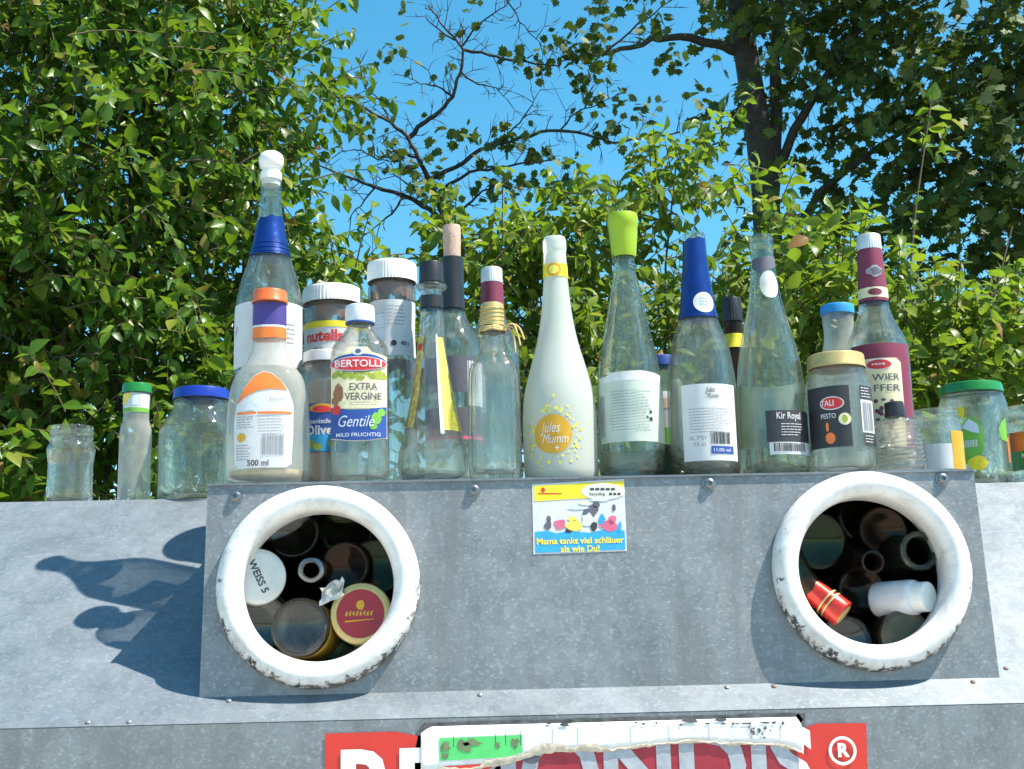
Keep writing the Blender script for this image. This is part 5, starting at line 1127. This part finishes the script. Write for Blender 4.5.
# --- second maple: sparse, half bare boughs against the sky
YQ = 7.4
q0 = W(560, 420, YQ)
b = empty("bare_maple_tree", (q0[0], YQ, 0)); tag(b, "sparse half-bare maple boughs spreading against the blue sky", "tree")
P2 = np.array([[q0[0], YQ, -.05], [q0[0], YQ, 1.2]] + [W(x, y, YQ).tolist() for x, y in ((552, 350), (528, 300), (500, 268), (478, 258))])
tubes("trunk", [(P2, np.array([.10, .08, .065, .05, .038, .030]))], BARK, b, 12)
boughs = [([(478, 258), (462, 240), (446, 225), (437, 200), (428, 176), (418, 158), (408, 138), (390, 122), (368, 110), (345, 100)], .028, .007),
          ([(452, 232), (430, 210), (405, 196), (375, 186), (345, 176), (318, 165)], .022, .006),
          ([(408, 138), (425, 122), (440, 112), (452, 96), (460, 72), (463, 50), (455, 38), (440, 22), (428, 5)], .020, .004),
          ([(463, 50), (490, 56), (510, 60), (535, 63), (560, 66)], .012, .005),
          ([(455, 40), (440, 30), (425, 15)], .008, .003),
          ([(428, 178), (455, 168), (480, 150), (500, 142), (530, 135), (560, 130), (585, 134), (612, 142), (640, 138), (680, 132)], .018, .006),
          ([(440, 190), (470, 172), (500, 168), (525, 163), (560, 160)], .014, .004),
          ([(462, 46), (480, 22), (500, 10), (515, -5)], .008, .003), ([(505, -4), (520, 20), (535, 38), (545, 48)], .006, .002),
          ([(600, 55), (630, 32), (655, 14), (680, -6)], .010, .003),
          ([(478, 258), (500, 252), (540, 262), (580, 268)], .02, .008),
          ([(418, 158), (395, 150), (378, 160), (362, 150), (340, 152)], .010, .003), ([(446, 225), (468, 205), (482, 190), (500, 184), (522, 190)], .012, .003), ([(428, 176), (412, 186), (396, 176), (384, 162)], .008, .002),
          ([(452, 96), (436, 86), (420, 84), (404, 74)], .008, .002), ([(460, 72), (478, 84), (496, 88), (508, 100)], .008, .002), ([(500, 142), (520, 122), (532, 104), (540, 90)], .008, .002), ([(390, 122), (380, 100), (366, 88), (360, 70)], .007, .002), ([(405, 196), (392, 214), (376, 226), (360, 238)], .010, .003), ([(560, 130), (578, 112), (598, 104), (620, 92)], .007, .002), ([(375, 186), (360, 205), (348, 222)], .008, .003)]
tw = []; lp, ld = [], []
for pts, r0, r1 in boughs:
    dn = limb(pts, YQ, YQ - .2, r0, r1, b, BARK, "bough", 1.0)
    # spiky side twigs, forked
    for i in range(1, len(dn)):
        seg = dn[i] - dn[i - 1]; L_ = np.linalg.norm(seg)
        for _ in range(max(1, int(L_ / .05))):
            f = rng.random(); p = dn[i - 1] + seg * f; side = nrm(np.cross(seg, rng.normal(size=3))); dd = nrm(side + .5 * nrm(seg) + np.array([0, 0, .15]))
            ln = rng.uniform(.06, .26); mid = p + dd * ln * .5 + rng.normal(size=3) * .015; end = p + dd * ln + rng.normal(size=3) * .04
            tw.append((np.array([p, mid, end]), np.array([.0042, .003, .0014])))
            for _k in range(2):
                e2 = mid + nrm(dd + rng.normal(size=3) * .7) * ln * .5; tw.append((np.array([mid, (mid + e2) / 2 + rng.normal(size=3) * .008, e2]), np.array([.0026, .002, .001])))
            if rng.random() < .16: lp.append(end)
tubes("twigs", tw, BARK, b, 3)['kind'] = 'stuff'
cl = [(560, 40, 14, 12, 18), (520, 60, 12, 9, 14), (480, 170, 14, 10, 16), (410, 165, 12, 10, 14), (365, 130, 14, 12, 18), (450, 200, 12, 10, 14), (565, 175, 14, 10, 16), (592, 42, 22, 20, 60), (575, 60, 16, 10, 26), (540, 66, 12, 10, 20), (586, 95, 16, 8, 18), (660, 12, 10, 8, 12), (672, 55, 18, 10, 22), (655, 30, 18, 8, 14), (500, 140, 16, 10, 26), (455, 130, 12, 8, 14), (395, 55, 14, 9, 14), (385, 150, 18, 14, 26), (470, 145, 10, 8, 10), (440, 165, 12, 10, 14), (545, 155, 18, 12, 26), (600, 130, 16, 12, 22), (640, 110, 20, 12, 24), (495, 190, 16, 12, 18), (530, 180, 14, 10, 16), (425, 190, 14, 10, 14), (520, 230, 12, 9, 12), (425, 255, 10, 10, 10), (405, 10, 8, 6, 6), (470, 8, 8, 6, 5), (590, 70, 18, 8, 20), (700, 100, 14, 10, 12), (612, 100, 9, 6, 8)]
pos, dd = [np.array(lp)], [rng.normal(size=(len(lp), 3)) - np.array([0, 0, .5])]
for x, y, rx, ry, n in cl:
    c = W(x, y, YQ - .1); k_ = mpp(c); q = rng.normal(size=(n, 3)) * np.array([rx * k_ * .55, .12, ry * k_ * .55]); pos.append(c + q); dd.append(nrm(q * 3 + rng.normal(size=(n, 3)) * .5) - np.array([0, 0, .4]))
pos = np.concatenate(pos); dd = nrm(np.concatenate(dd)); up = nrm(np.array([0, 0, .8]) + rng.normal(size=pos.shape) * .6)
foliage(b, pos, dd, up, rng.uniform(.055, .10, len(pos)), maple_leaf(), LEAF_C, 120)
# plant parts are laid out in world space: undo the offset of their roots
for o in bpy.data.objects:
    if o.parent is not None and o.parent.name.split('.')[0] in ("dogwood_bush", "light_shrub", "willow_shrub", "maple_tree", "bare_maple_tree"):
        o.matrix_parent_inverse = Matrix.Translation(-o.parent.location)
print("objects", len(bpy.data.objects))
